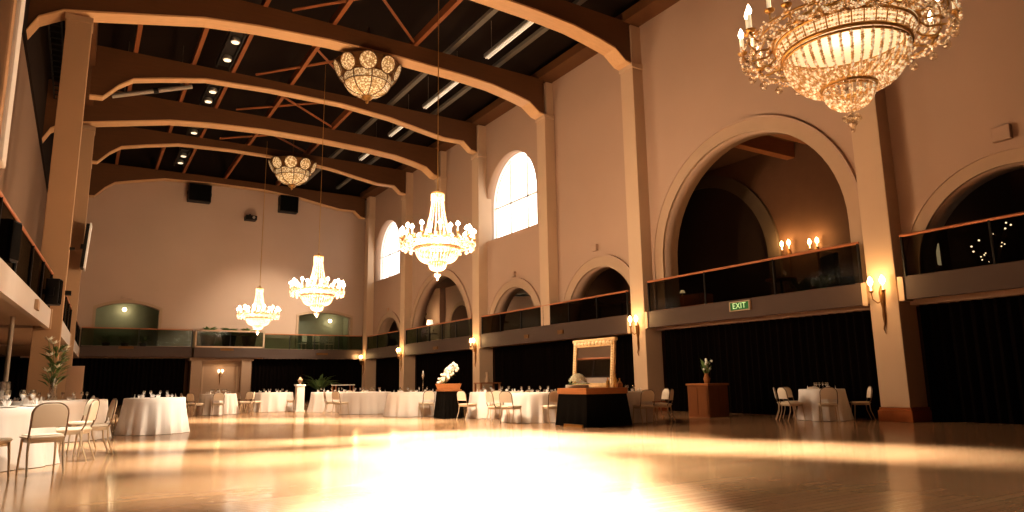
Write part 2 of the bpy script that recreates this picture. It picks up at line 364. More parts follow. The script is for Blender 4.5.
# ================================================================== ROOF
LOA = [(-2.05, 10.35), (-1.75, 10.95), (-1.2, 11.3), (-.45, 11.45), (.9, 11.75), (2.4, 12.08), (4, 12.25), (6.3, 12.38), (8.8, 12.38), (11.2, 12.3), (12.6, 12.2), (13.6, 12.02), (14.3, 11.85), (14.75, 11.5), (15.0, 11.45)]
LOB = [(-.5, 11.05), (-.1, 11.08), (.35, 11.6), (.8, 11.95), (1.8, 12.2), (3.2, 12.5), (5.5, 12.6), (8.5, 12.6), (10.7, 12.4), (12.4, 12.1), (13.3, 11.95), (14.3, 11.95), (14.7, 11.6), (15.0, 11.55)]
def truss(lo, y, w, label, ztop=12.98):
    t = thing('roof_arch', label, 'roof arch', (7, y+w/2, 12.3))
    n = len(lo); hi = [(x, ztop+.05*math.sin(PI*(x+2)/17)) for x, z in lo]
    MB().strip([(x, z+.06) for x, z in lo], hi, y+.04, y+w-.04).build('web', 'beam', t, world=True)
    MB().strip(lo, [(x, z+.06) for x, z in lo], y, y+w).build('soffit_board', 'soffitboard', t, world=True)
    return t
truss(LOA, 16.3, .62, 'nearest broad timber roof arch, landing on the wall column at the top centre')
truss(LOA, 21.5, .62, 'broad timber roof arch crossing the top left and resting on the large left column')
truss(LOB, 27.1, .4, 'thin timber roof arch behind the nearer flower shaped ceiling lamp')
truss(LOA, 31.2, .62, 'broad timber roof arch, third broad one counted from the camera')
truss(LOB, 35.5, .4, 'thin timber roof arch just in front of the farther flower shaped ceiling lamp')
truss(LOB, 42.2, .4, 'thin timber roof arch lying against the back wall above the speakers')
def beam(name, label, cat, b, mt):
    t = MB().box(*b).build(name, mt); return tag(t, label, cat)
beam('eaves_beam', 'long lit timber eaves beam along the top of the right wall', 'beam', (14.75, 15.45, -9, 42.6, 12.95, 13.3), 'beam')
beam('eaves_beam', 'long dark timber beam over the left columns', 'beam', (-1.1, -.42, 9, 42.6, 12.2, 12.95), 'beam')
for x, l in ((.8, 'timber purlin nearest the left columns'), (2.75, 'timber purlin left of the spotlight trays'), (4.15, 'timber purlin right beside the spotlight trays'), (9.4, 'timber purlin above the flower shaped lamps'), (6.4, 'timber purlin along the middle of the roof')):
    beam('purlin', l+', running the length of the roof', 'purlin', (x-.07, x+.07, 9, 42.5, 13.0, 13.3), 'purlin')
for x, l in ((11.0, 'grey steel roof rib left of the strip lights'), (13.2, 'grey steel roof rib nearest the right wall')):
    beam('roof_rib', l, 'roof rib', (x-.1, x+.1, 9, 42.5, 13.36, 13.5), 'roofrib')
for y0, y1, d in ((11.5, 16.3, 'in the bay nearest the camera'), (16.9, 21.5, 'in the bay before the broad left column arch'), (22.1, 27.1, 'in the bay of the nearer flower lamp'), (27.5, 31.2, 'in the bay behind the nearer flower lamp'), (31.8, 35.5, 'in the bay of the farther flower lamp')):
    for k, (xa, xb, w) in enumerate(((5.0, 9.3, 'rising to the right'), (9.3, 5.0, 'falling to the right'))):
        tag(MB().tube([(xa, y0, 13.12), (xb, y1, 13.12)], .06, 4).build('roof_brace', 'purlin'), 'roof brace '+d+', '+w, 'roof brace')
# spotlight trays
for i, (y0, y1, d) in enumerate(((17.8, 20.4, 'at the very top of the picture'), (23.2, 26.6, 'between the second and third roof arch'), (28.3, 30.8, 'between the third and fourth roof arch'), (32.6, 35.1, 'between the fourth and fifth roof arch'), (37.6, 40.4, 'in front of the back wall arch'))):
    t = thing('spotlight_tray', 'black ceiling tray with two spotlights '+d, 'ceiling light', (3.7, (y0+y1)/2, 12.9))
    MB().box(3.48, 3.92, y0, y1, 12.95, 13.08).box(3.44, 3.5, y0, y1, 12.85, 13.08).box(3.9, 3.96, y0, y1, 12.85, 13.08).build('tray', 'dark', t, world=True)
    for y in (y0+(y1-y0)*.27, y0+(y1-y0)*.73):
        lp = MB().lathe([(.16, .13), (.17, 0), (.15, -.02)], 12, (3.7, y, 12.83)).build('lamp_housing', 'steel', t, world=True, smooth=True)
        MB().lathe([(.001, -.012), (.13, -.012), (.13, -.03), (.001, -.03)], 12, (3.7, y, 12.82)).build('lens', 'lampsoft', lp, world=False)
        lp.children[0].location = -Vector(t.location)
# strip lights
for y0, y1, d in ((17.9, 21.2, 'nearest strip light by the right wall'), (23.2, 26.8, 'strip light between the second and third roof arch'), (28.2, 30.9, 'strip light between the third and fourth roof arch'), (32.4, 35.2, 'farthest strip light near the back wall')):
    t = thing('strip_light', 'long pale steel '+d, 'ceiling light', (12.15, (y0+y1)/2, 13.0))
    MB().box(12.05, 12.27, y0, y1, 13.06, 13.2).build('housing', 'steel', t, world=True)
    MB().tube([(12.11, y0+.05, 13.03), (12.11, y1-.05, 13.03)], .03, 8).tube([(12.21, y0+.05, 13.03), (12.21, y1-.05, 13.03)], .03, 8).build('tube', 'tube', t, world=True)
    for y in (y0+.4, y1-.4): MB().tube([(12.16, y, 13.18), (12.16, y, 14.42)], .015, 6).build('hanger', 'roofrib', t, world=True)
# silver duct pipe and cable ladder on the left
p0, p1 = onY(112, 96, 29), onY(192, 86.5, 29)
t = thing('duct_pipe', 'pale steel pipe running sideways under the roof near the left columns', 'pipe', (p0+p1)/2)
MB().tube([p0, p1], .09, 10).build('pipe', 'steel', t, world=True)
MB().tube([p0.lerp(p1, .5), p0.lerp(p1, .56)], .12, 10).build('collar', 'dark', t, world=True)
for q in (p0.lerp(p1, .15), p0.lerp(p1, .85)): MB().tube([q, (q.x, q.y, 13.7+(q.x+2.6)/9.6*1.6+.03)], .015, 6).build('hanger', 'roofrib', t, world=True)
cl = MB().box(-1.75, -1.7, 22.5, 42, 12.2, 12.26).box(-1.4, -1.35, 22.5, 42, 12.2, 12.26)
for k in range(40): cl.box(-1.7, -1.4, 22.6+k*.48, 22.64+k*.48, 12.2, 12.24)
tag(cl.build('cable_ladder', 'dark'), 'dark cable ladder under the roof between left wall and left columns', 'cable tray')

# ================================================================== BALCONIES
def balcony(p0, p1, zb, zt, zr, depth, label, fm='fascia', side=1, glass='glass', npan=4, capz=True, inner=None, caps=True):
    """straight balcony between p0 and p1 (x,y); the hall lies on the left of p0->p1 when side=1"""
    a = Vector((p0[0], p0[1], 0)); b = Vector((p1[0], p1[1], 0)); L = (b-a).length; ang = math.atan2(b.y-a.y, b.x-a.x)
    t = thing('balcony', label, 'balcony', (a.x, a.y, zb), ang)
    s = side
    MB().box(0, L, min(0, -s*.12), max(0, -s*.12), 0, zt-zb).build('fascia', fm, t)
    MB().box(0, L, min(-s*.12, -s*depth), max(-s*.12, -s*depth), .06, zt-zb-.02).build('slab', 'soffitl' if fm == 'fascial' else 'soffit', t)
    if caps:
        for x0, x1 in ((-.12, 0), (L, L+.12)): MB().box(x0, x1, min(s*.03, -s*.3), max(s*.03, -s*.3), -.02, .5).build('end_block', 'column', t)
    MB().tube([(0, -s*.06, zr-zb), (L, -s*.06, zr-zb)], .035, 8).build('handrail', 'rail', t)
    w = L/npan
    for i in range(npan):
        MB().box(i*w+.03, (i+1)*w-.03, -s*.06-.006, -s*.06+.006, zt-zb+.02, zr-zb-.03).build('glass_panel', glass, t)
    for i in range(npan+1):
        x = min(max(i*w, .03), L-.03); MB().box(x-.02, x+.02, -s*.06-.03, -s*.06+.03, zt-zb, zr-zb-.02).build('rail_post', 'dark', t)
    return t
balcony((XC-.02, 1.0), (XC-.02, 8.1), 2.58, 3.08, 3.98, 1.0, 'dark balcony with glass rail at the right edge of the picture', npan=4)
balcony((XC-.02, 9.05), (XC-.02, 16.1), 2.56, 3.06, 4.0, 1.0, 'balcony with exit sign and copper handrail below the large near arch', npan=3)
balcony((XC-.03, 17.05), (XC-.03, 26.8), 2.46, 3.05, 3.83, 1.0, 'long glass railed balcony under the two small arches above the gilt mirror', npan=6)
balcony((XC-.02, 27.8), (XC-.02, 35.3), 2.45, 3.05, 3.85, 1.0, 'glass railed balcony below the distant large arch', npan=5, glass='glassg')
balcony((XC-.02, 36.3), (XC-.02, 41.3), 2.45, 3.05, 3.85, 1.0, 'short far glass railed balcony beside the right back corner', npan=3, glass='glassg')
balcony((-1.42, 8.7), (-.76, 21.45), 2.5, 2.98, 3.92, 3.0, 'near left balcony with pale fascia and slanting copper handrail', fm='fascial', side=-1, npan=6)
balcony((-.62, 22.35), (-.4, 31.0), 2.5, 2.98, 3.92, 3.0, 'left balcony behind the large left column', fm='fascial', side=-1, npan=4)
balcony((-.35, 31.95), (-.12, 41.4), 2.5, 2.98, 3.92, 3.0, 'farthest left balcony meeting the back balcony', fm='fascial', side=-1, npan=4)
balcony((-.1, 42.0), (5.2, 42.0), 2.55, 3.12, 4.05, .9, 'left part of the back balcony with dusty green glass', side=-1, npan=2, glass='glassg', caps=False)
balcony((9.0, 42.0), (14.95, 42.0), 2.48, 3.05, 3.92, .9, 'right part of the back balcony with dusty green glass', side=-1, npan=4, glass='glassg', caps=False)
t = balcony((5.25, 41.6), (8.95, 41.6), 2.52, 3.1, 4.02, 1.3, 'projecting middle bay of the back balcony in a pale frame above the doorway', side=-1, npan=2, glass='glassg', fm='fascia', caps=False)
MB().box(0, 3.7, -.02, .06, .55, .63).box(0, .09, -.02, .06, .55, 1.5).box(3.61, 3.7, -.02, .06, .55, 1.5).box(0, 3.7, -.02, .06, 1.44, 1.52).build('pale_frame', 'arch', t)
for p, w in ((onX(561, 332, XC-.03), .34), (onX(527, 336.5, XC-.03), .3), (onX(436, 348, XC-.02), .5)):
    tag(MB().box(XC-.075, XC-.032 if w != .5 else XC-.02, p.y-w/2, p.y+w/2, p.z-.07, p.z+.07).build('number_plate', 'golddark'), {.34: 'small brass plate on the long balcony left of the mirror', .3: 'faint small brass plate on the long balcony nearest the tall window', .5: 'small pale plate on the balcony below the distant large arch'}[w], 'plate')
for q, l, X in (((126, 347.5), 'small brass plate under the left back balcony lamps', None), ((227, 349.5), 'small brass plate on the projecting middle bay', 1), ((322, 354), 'small brass plate under the right back balcony opening', None)):
    Y = 41.6 if X else 42.0; p = onY(*q, Y); tag(MB().box(p.x-.35, p.x+.35, Y-.04, Y+.03, p.z-.06, p.z+.06).build('number_plate', 'golddark'), l, 'plate')
p = Vector((-.93, 18.2, 2.76)); tag(MB().box(p.x-.1, p.x+.06, p.y-.3, p.y+.3, p.z-.1, p.z+.1).build('number_plate', 'arch'), 'small pale plate on the near left balcony fascia', 'plate')
# exit sign
p = onX(741, 306, XC-.02)
t = thing('exit_sign', 'small green lit exit sign in pale frame on the balcony below the large arch', 'sign', (XC-.02, p.y, p.z))
MB().box(-.07, 0, -.34, .34, -.13, .13).build('frame', 'arch', t)
MB().box(-.078, -.068, -.30, .30, -.10, .10).build('panel', 'signgreen', t)
tc = bpy.data.curves.new('exit_text', 'FONT'); tc.body = 'EXIT'; tc.size = .22; tc.extrude = .003; tc.align_x = 'CENTER'; tc.align_y = 'CENTER'
to = bpy.data.objects.new('exit_text', tc); C.objects.link(to); bpy.context.view_layer.update()
me = bpy.data.meshes.new_from_object(to.evaluated_get(bpy.context.evaluated_depsgraph_get())); bpy.data.objects.remove(to)
to = bpy.data.objects.new('lettering', me); C.objects.link(to); to.parent = t; me.materials.clear(); me.materials.append(M['signtext'])
to.matrix_local = Matrix(((0, 0, -1, -.081), (-1, 0, 0, 0), (0, 1, 0, 0), (0, 0, 0, 1)))

# ================================================================== CURTAINS AND PORCH
def curtain(a, b, z0, z1, label, pitch=.22, amp=.05):
    a = Vector(a); b = Vector(b); L = (b-a).length; d = (b-a)/L; nrm = Vector((-d.y, d.x)); n = int(L/pitch*6); vs = []
    for z in (z0, z1):
        for i in range(n+1):
            s = L*i/n; q = a+d*s+nrm*(amp*math.sin(2*PI*s/pitch)+amp*.5*math.sin(2*PI*s/pitch/2.7)); vs.append((q.x, q.y, z))
    mb = MB().add(vs, [(i, i+1, n+2+i, n+1+i) for i in range(n)])
    return tag(mb.build('curtain', 'curtain', smooth=True), label, 'curtain')
curtain((15.72, 0), (15.72, 8.2), .01, 2.55, 'black pleated curtain under the balcony at the right edge')
curtain((15.72, 9.0), (15.72, 16.2), .01, 2.55, 'black pleated curtain behind the podium and the right table')
curtain((15.72, 17.0), (15.72, 26.9), .01, 2.45, 'black pleated curtain behind the gilt mirror')
curtain((15.72, 27.8), (15.72, 35.4), .01, 2.45, 'black pleated curtain behind the flower stand')
curtain((15.72, 36.2), (15.72, 41.4), .01, 2.45, 'short black curtain in the farthest right bay')
curtain((-4.2, 8.0), (-4.2, 42.5), .01, 2.5, 'black curtain under the left balconies')
curtain((-4.1, 42.9), (5.0, 42.9), .01, 2.55, 'black curtain left of the doorway on the back wall')
curtain((8.6, 42.9), (15.4, 42.9), .01, 2.5, 'black curtain right of the doorway on the back wall')
t = thing('doorway_porch', 'tan panelled doorway with a lit wall lamp in the middle of the back wall', 'doorway', (6.75, 42.5, 0))
MB().rbox(5.2, 5.75, 42.1, 42.8, 0, 2.5, .02).build('pilaster', 'porch', t, world=True)
MB().rbox(7.85, 8.4, 42.1, 42.8, 0, 2.5, .02).build('pilaster', 'porch', t, world=True)
MB().box(5.1, 8.5, 42.05, 42.8, 2.36, 2.52).build('lintel', 'porch', t, world=True)
pb = MB().box(5.75, 7.85, 42.6, 42.75, 0, 2.4).build('door_panel', 'porch', t, world=True)
fr = MB()
for x0, x1 in ((5.85, 7.75),):
    fr.box(x0, x1, 42.55, 42.6, .2, .28).box(x0, x1, 42.55, 42.6, 2.1, 2.18).box(x0, x0+.08, 42.55, 42.6, .2, 2.18).box(x1-.08, x1, 42.55, 42.6, .2, 2.18)
fr.build('door_moulding', 'arch', t, world=True)

# ================================================================== SCONCES AND LAMPS
def light(kind, loc, power, col, r=.1, **k):
    d = bpy.data.lights.new('lamp', kind); d.energy = power; d.color = col
    if kind == 'AREA': d.shape = 'RECTANGLE'; d.size = k.get('sx', 1); d.size_y = k.get('sy', 1); d.spread = k.get('spread', PI)
    elif kind != 'SUN': d.shadow_soft_size = r
    if kind == 'SPOT': d.spot_size = k['size']; d.spot_blend = k.get('blend', 1)
    o = bpy.data.objects.new('lamp', d); C.objects.link(o); o.location = loc
    if 'aim' in k: o.rotation_euler = (Vector(k['aim'])-Vector(loc)).to_track_quat('-Z', 'Y').to_euler()
    if 'rot' in k: o.rotation_euler = k['rot']
    return o
def sconce(loc, rz, label, power, s=1.0, hot='lampwarm', first=[]):
    """wall sconce facing local -x: plate, tail, two arms with candle bulbs"""
    t = thing('wall_sconce', label, 'wall lamp', loc, rz); t.scale = (s, s, s)
    MB().lathe([(.001, -.62), (.02, -.6), (.035, -.45), (.025, -.3), (.05, -.15), (.06, 0), (.03, .1), (.001, .14)], 10, (-.02, 0, -.15)).tube([(-.02, 0, -.75), (-.04, .02, -.85), (-.02, 0, -.95)], [.02, .014, .004], 6).build('backplate', 'golddark', t, smooth=True)
    for sy in (-1, 1):
        a = MB().tube([(-.03, 0, -.3), (-.1, sy*.05, -.36), (-.16, sy*.11, -.28), (-.17, sy*.12, -.16)], .011, 6).lathe([(.015, 0), (.04, .02), (.045, .035), (.03, .04)], 10, (-.17, sy*.12, -.16)).build('arm', 'golddark', t, smooth=True)
        MB().lathe([(.018, 0), (.018, .1)], 8, (-.17, sy*.12, -.12)).build('candle', 'candle', a)
        MB().lathe([(.001, 0), (.04, .04), (.055, .09), (.04, .15), (.001, .2)], 10, (-.17, sy*.12, -.03)).build('bulb', hot, a, smooth=True)
    light('POINT', t.location+Matrix.Rotation(rz, 3, 'Z') @ Vector((-.42, 0, .1)), power, (1, .62, .28), .08)
    return t
SC = [((879, 285), 'lit candle sconce on the rightmost column', 34, 8.6), ((634, 322), 'lit candle sconce on the column right of the gilt mirror', 34, 16.6),
      ((471, 343), 'lit candle sconce on the column behind the flower stand', 30, 27.3), ((396.5, 352), 'lit candle sconce on the second column from the back corner', 30, 35.8), ((366, 358), 'lit candle sconce on the corner column at the back', 26, 41.8)]
for q, l, pw, y in SC:
    p = onX(*q, XC); sconce((XC, y, p.z), 0, l, pw, 1.15)
p = onY(218, 371, 42.55); sconce((6.8, 42.55, p.z-.05), PI/2, 'lit wall lamp in the back doorway', 7, .8, 'bulb')
for q, l in (((789, 246), 'left lit double sconce on the gallery wall inside the large arch'), ((817, 244), 'right lit double sconce on the gallery wall inside the large arch')):
    p = onX(*q, XG-.01); sconce((XG-.01, p.y, p.z), 0, l, 44, 1.1)
for q, l, X in (((124.5, 309.5), 'round lit lamp in the left back balcony opening', 0), ((330, 321), 'round lit lamp in the right back balcony opening', 0)):
    p = onY(*q, 45.2); t = thing('globe_lamp', l, 'wall lamp', (p.x, 45.2, p.z))
    MB().ball((0, 0, 0), .11, 14, 8).build('globe', 'bulb', t, smooth=True); MB().box(-.06, .06, .08, .19, -.08, .08).build('wall_bracket', 'gold', t)
    light('POINT', (p.x, 44.85, p.z-.1), 13, (1, .8, .5), .15)

# ================================================================== CHANDELIERS
def chandelier(loc, rod, s, label, bm_, bulb, dropm, lampw, bs=1.0, inner=60, group='crystal chandeliers down the middle of the hall'):
    def stuff(o): o['kind'] = 'stuff'
    t = thing('chandelier', label, 'chandelier', loc, random.random(), group); t.scale = (s, s, s)
    MB().tube([(0, 0, 1.24), (0, 0, rod/s)], .012, 6).build('suspension_rod', 'gold', t)
    MB().lathe([(.03, 1.32), (.06, 1.29), (.10, 1.27), (.16, 1.25), (.17, 1.22), (.15, 1.20), (.05, 1.2)], 20).ring(.16, 1.235, .015, 24, 6).build('crown', 'gold', t, smooth=True)
    cs = MB(); n = 16
    for k in range(n):
        a = 2*PI*k/n
        for i in range(34):
            u = i/33; r = .14+.22*u**1.8; z = 1.2-1.12*u
            cs.bead((r*math.cos(a), r*math.sin(a), z), .017, .021)
    for k in range(30):                                   # fringe under the crown
        a = 2*PI*k/30
        for i in range(5): cs.bead((.165*math.cos(a), .165*math.sin(a), 1.19-.035*i), .014, .018)
    stuff(cs.build('crown_strands', bm_, t))
    fr = MB().ring(.40, .08, .016, 40, 6).ring(.615, .02, .018).ring(.635, -.02, .022).ring(.615, -.06, .016).ring(.80, -.02, .01).ring(.93, -.07, .009)
    fr.build('main_hoop', 'gold', t, smooth=True)
    MB().lathe([(.62, .02), (.634, -.02), (.62, -.06)], 60).build('hoop_band', 'candle', t, smooth=True)  # band made to glow, painting in the glare of the bulb ring
    pn = MB().ring(.565, -.19, .02).ring(.55, -.225, .014)
    for k in range(36):
        a = 2*PI*k/36; pn.tube([(.61*math.cos(a), .61*math.sin(a), -.06), (.565*math.cos(a), .565*math.sin(a), -.19)], .007, 4)
    pn.build('lower_hoop', 'gold', t, smooth=True)
    pq = MB()
    for k in range(36):
        a = 2*PI*(k+.5)/36
        for i in range(3):
            for j in (-1, 0, 1):
                b = a+j*.05; r = .605-.015*i; pq.bead((r*math.cos(b), r*math.sin(b), -.085-.035*i), .017)
    stuff(pq.build('bead_panels', bm_, t))
    bw = MB(); n = 38
    for k in range(n):
        a = 2*PI*k/n
        for i in range(22):
            u = i/21; r = .23+.315*math.cos(u*PI/2)**.8 if u < 1 else .23; z = -.22-.32*math.sin(u*PI/2)**1.1
            bw.bead((r*math.cos(a), r*math.sin(a), z), .021*(1-.25*u), .024)
    stuff(bw.build('bowl_strands', bm_, t))
    MB().ring(.235, -.545, .02, 32, 6).ring(.21, -.575, .012, 32, 6).build('bottom_hoop', 'gold', t, smooth=True)
    lb = MB(); n = 22
    for k in range(n):
        a = 2*PI*k/n
        for i in range(10):
            u = i/9; r = .06+.16*math.cos(u*PI/2); z = -.58-.17*math.sin(u*PI/2); lb.bead((r*math.cos(a), r*math.sin(a), z), .018, .02)
    stuff(lb.build('lower_bowl_strands', bm_, t))
    fi = MB().tube([(0, 0, -.7), (0, 0, -.84)], .018, 8).ball((0, 0, -.9), .05, 10, 6)
    for k in range(6): a = PI*k/3; fi.ball((.06*math.cos(a), .06*math.sin(a), -.86), .03, 8, 5)
    fi.ball((0, 0, -.97), .022, 8, 5, 1.4); fi.build('finial', dropm, t, smooth=True)
    nc = 24
    for k in range(nc):
        a = 2*PI*k/nc; ca, sa = math.cos(a), math.sin(a); low = k % 2
        R = .93 if low else .87; zz = -.02 if low else .06
        pts = [(.61, 0), (.70, -.09), (R-.05, -.1), (R, -.03), (R, zz)]
        arm = MB().tube([(r*ca, r*sa, z) for r, z in pts], .011, 6).lathe([(.015, 0), (.045, .015), (.05, .03), (.03, .035)], 10, (R*ca, R*sa, zz)).build('arm', 'gold', t, smooth=True)
        MB().lathe([(.021, 0), (.021, .15)], 8, (R*ca, R*sa, zz+.03)).build('candle', 'candle', arm)
        MB().lathe([(.001, 0), (.022*bs, .02), (.03*bs, .045), (.018*bs, .085), (.001, .12)], 8, (R*ca, R*sa, zz+.18)).build('bulb', bulb, arm, smooth=True)
        MB().ball((.90*ca, .90*sa, -.20), .042, 10, 6).tube([(.9*ca, .9*sa, -.16), (.9*ca, .9*sa, -.09)], .004, 4).build('crystal_drop', dropm, arm, smooth=True)
    st = MB()                                             # star rosettes and swags around the rim
    for k in range(nc):
        a = 2*PI*(k+.5)/nc; c0 = Vector((.76*math.cos(a), .76*math.sin(a), .03)); tn = Vector((-math.sin(a), math.cos(a), 0)); rd = Vector((math.cos(a), math.sin(a), 0))
        for j in range(8):
            b = 2*PI*j/8; d = tn*math.cos(b)+Vector((0, 0, 1))*math.sin(b); st.add([c0+rd*.02, c0+d*.025+tn*.012, c0+d*.08, c0+d*.025-tn*.012], [(0, 1, 2), (0, 2, 3)])
        st.bead(c0+rd*.03, .022)
        for R, z0, dz in ((.95, -.05, .07), (.86, -.09, .06), (.78, -.04, .06), (.69, -.03, .06)):
            for i in range(9):
                u = i/8; b = a+(u-.5)*2*PI/nc; st.bead((R*math.cos(b), R*math.sin(b), z0-dz*(1-(2*u-1)**2)), .017)
    stuff(st.build('rim_garlands', bm_, t))
    for dx, dy, dz, w in ((0, 0, -1.2, .34), (1.12, 0, .2, .22), (-.56, .97, .2, .22), (-.56, -.97, .2, .22)):
        light('POINT', Vector(loc)+Vector((dx, dy, dz))*s, lampw*w, (1, .79, .57), .04).visible_glossy = False
    light('POINT', Vector(loc)+Vector((0, 0, -.25*s)), inner, (1, .79, .57), .04).visible_glossy = False
    return t
P1 = onX(843, 34, 5.95); chandelier(P1, 12.9-P1.z, .99, 'large near crystal chandelier hanging at the top right', 'bead1', 'bulb', 'crystal', 45, 1.0, 5)
for q, l, w in (((437.5, 241), 'brightly lit crystal chandelier right of centre, second from the camera', 2300), ((317.5, 290), 'brightly lit crystal chandelier, third from the camera', 1700), ((258.5, 314), 'farthest and smallest crystal chandelier, left of the other lit ones', 1200)):
    P = onX(*q, 7.0); chandelier(P, 12.9-P.z, .95 if q[0] > 400 else 1.0, l, 'bead2', 'bulbhot', 'bead2', w, 1.9)  # far bulbs enlarged, their glow put into the shape
# flower shaped ceiling lamps
def dome(loc, s, label):
    t = thing('dome_lamp', label, 'ceiling lamp', loc, -.157, 'flower shaped ceiling lamps'); t.scale = (s, s, s)
    prof = [(.82, 0), (.83, -.15), (.80, -.32), (.70, -.49), (.52, -.62), (.26, -.71), (.08, -.73)]
    MB().lathe(prof, 32).build('bowl', 'domeglass', t, smooth=True)
    rb = MB().ring(.83, 0, .03, 40, 6).ring(.815, -.31, .015, 40, 6)
    for k in range(8):
        a = 2*PI*k/8; rb.tube([((r+.01)*math.cos(a), (r+.01)*math.sin(a), z) for r, z in prof], .018, 5)
    rb.build('ribs', 'golddark', t, smooth=True)
    MB().lathe([(.9, .02), (1.12, .3), (1.16, .42), (1.1, .46), (.3, .5), (.3, .02)], 32).build('rim_shell', 'golddark', t, smooth=True)
    for k in range(9):
        a = 2*PI*(k+.5)/9; n = Vector((math.cos(a), math.sin(a), -.45)).normalized()
        c = Vector((1.03*math.cos(a), 1.03*math.sin(a), .17))
        d = MB().disc(c, n, .30, .05, 22).build('roundel', 'domeglass', t)
        e1 = n.cross(Vector((0, 0, 1))).normalized(); e2 = n.cross(e1)
        MB().tube([c+n*.03+(e1*math.cos(2*PI*i/24)+e2*math.sin(2*PI*i/24))*.31 for i in range(24)], .022, 5, True).build('roundel_rim', 'golddark', d, smooth=True)
    MB().lathe([(.16, -.73), (.2, -.79), (.16, -.85), (.06, -.9), (.05, -.98), (.001, -1.02)], 14).build('finial', 'gold', t, smooth=True)
    MB().tube([(0, 0, .5), (0, 0, 1.9)], .03, 6).build('stem', 'golddark', t)
dome(onZ(367.5, 77, 11.75), 1.0, 'nearer flower shaped beaded ceiling lamp under the roof arches')
dome(onZ(292.5, 171, 11.75), 1.0, 'farther flower shaped beaded ceiling lamp near the back wall')

# ================================================================== WALL DEVICES
def speaker(loc, rz, w, d, h, label, tilt=0, bracket=True):
    t = thing('loudspeaker', label, 'speaker', loc, rz)
    a = MB().rbox(-w/2, w/2, -d/2, d/2, -h/2, h/2, .03).build('cabinet', 'dark', t)
    g = MB().box(-w/2+.04, w/2-.04, -d/2-.015, -d/2+.01, -h/2+.04, h/2-.04).build('grille', 'blackcloth', t)
    if bracket: MB().box(-.06, .06, d/2-.02, d/2+.14, -.06, .06).box(-w/2-.05, -w/2, -.05, .05, -.1, .1).box(w/2, w/2+.05, -.05, .05, -.1, .1).build('bracket', 'dark', t)
    return t
p = onY(199.5, 194, YB-.4); speaker((p.x, YB-.45, p.z), 0, 1.2, .6, 1.0, 'left square black loudspeaker high on the back wall')
p = onY(288, 205, YB-.4); speaker((p.x, YB-.45, p.z), 0, 1.1, .6, 1.0, 'right square black loudspeaker high on the back wall')
p = onY(250.5, 218.5, YB-.35); t = thing('projector', 'small black projector between the two loudspeakers on the back wall', 'projector', (p.x, YB-.4, p.z))
MB().rbox(-.32, .32, -.3, .3, -.13, .13, .03).build('body', 'dark', t); MB().box(-.05, .05, .2, .4, 0, .3).build('mount', 'dark', t); MB().tube([(.12, -.36, 0), (.12, -.28, 0)], .08, 12).build('lens', 'steel', t)
speaker((-1.34, 14.6, 3.5), PI/2-.4, .4, .42, .72, 'black loudspeaker behind the near left balcony rail', bracket=False)
speaker((-.72, 20.6, 3.34), PI/2-.2, .3, .3, .66, 'small black loudspeaker hanging outside the left balcony by the column')
# flat screen on the far left column
t = thing('wall_screen', 'tilted white faced flat screen seen edge on beside the far left column', 'screen', (-.1, 30.6, 6.28)); t.rotation_euler = (0, math.radians(3), math.radians(-2)); t.scale = (.8, .7, .8)
MB().box(-.2, -.06, -.55, .55, -1.05, 1.05).build('back_case', 'dark', t); MB().box(-.06, .0, -.6, .6, -1.1, 1.1).build('panel', 'white', t); MB().box(-.32, -.2, -.1, .1, -.1, .1).build('bracket', 'dark', t)
p = onY(62, 292, 21.55); tag(MB().box(-.52, -.36, 21.62, 21.78, p.z-.06, p.z+.05).build('column_hook', 'dark'), 'small dark bracket on the inner edge of the large left column', 'bracket')
p = onY(71.5, 247, 21.55); tag(MB().box(-.5, -.38, 21.7, 21.8, p.z-.04, p.z+.02).build('column_hook', 'dark'), 'tiny dark bracket higher on the large left column', 'bracket')
for q, l, w in (((596, 248), 'small pale box above the small arch left of the mirror column', .13), ((514.5, 274.5), 'tiny pale box above the small arch under the tall window', .12), ((1003, 134), 'pale square box above the arch at the right edge', .17), ((388, 310), 'tiny pale box above the farthest right arch', .14)):
    p = onX(*q, XW); t = tag(MB().rbox(XW-.12, XW+.04, p.y-w, p.y+w, p.z-w*.9, p.z+w*.9, .02).build('sensor_box', 'wallr'), l, 'box')
p = onY(127, 298, YB); tag(MB().box(p.x-.25, p.x+.25, YB-.2, YB+.03, p.z-.06, p.z+.1).build('sensor_box', 'wall'), 'small pale box above the left back balcony opening', 'box')

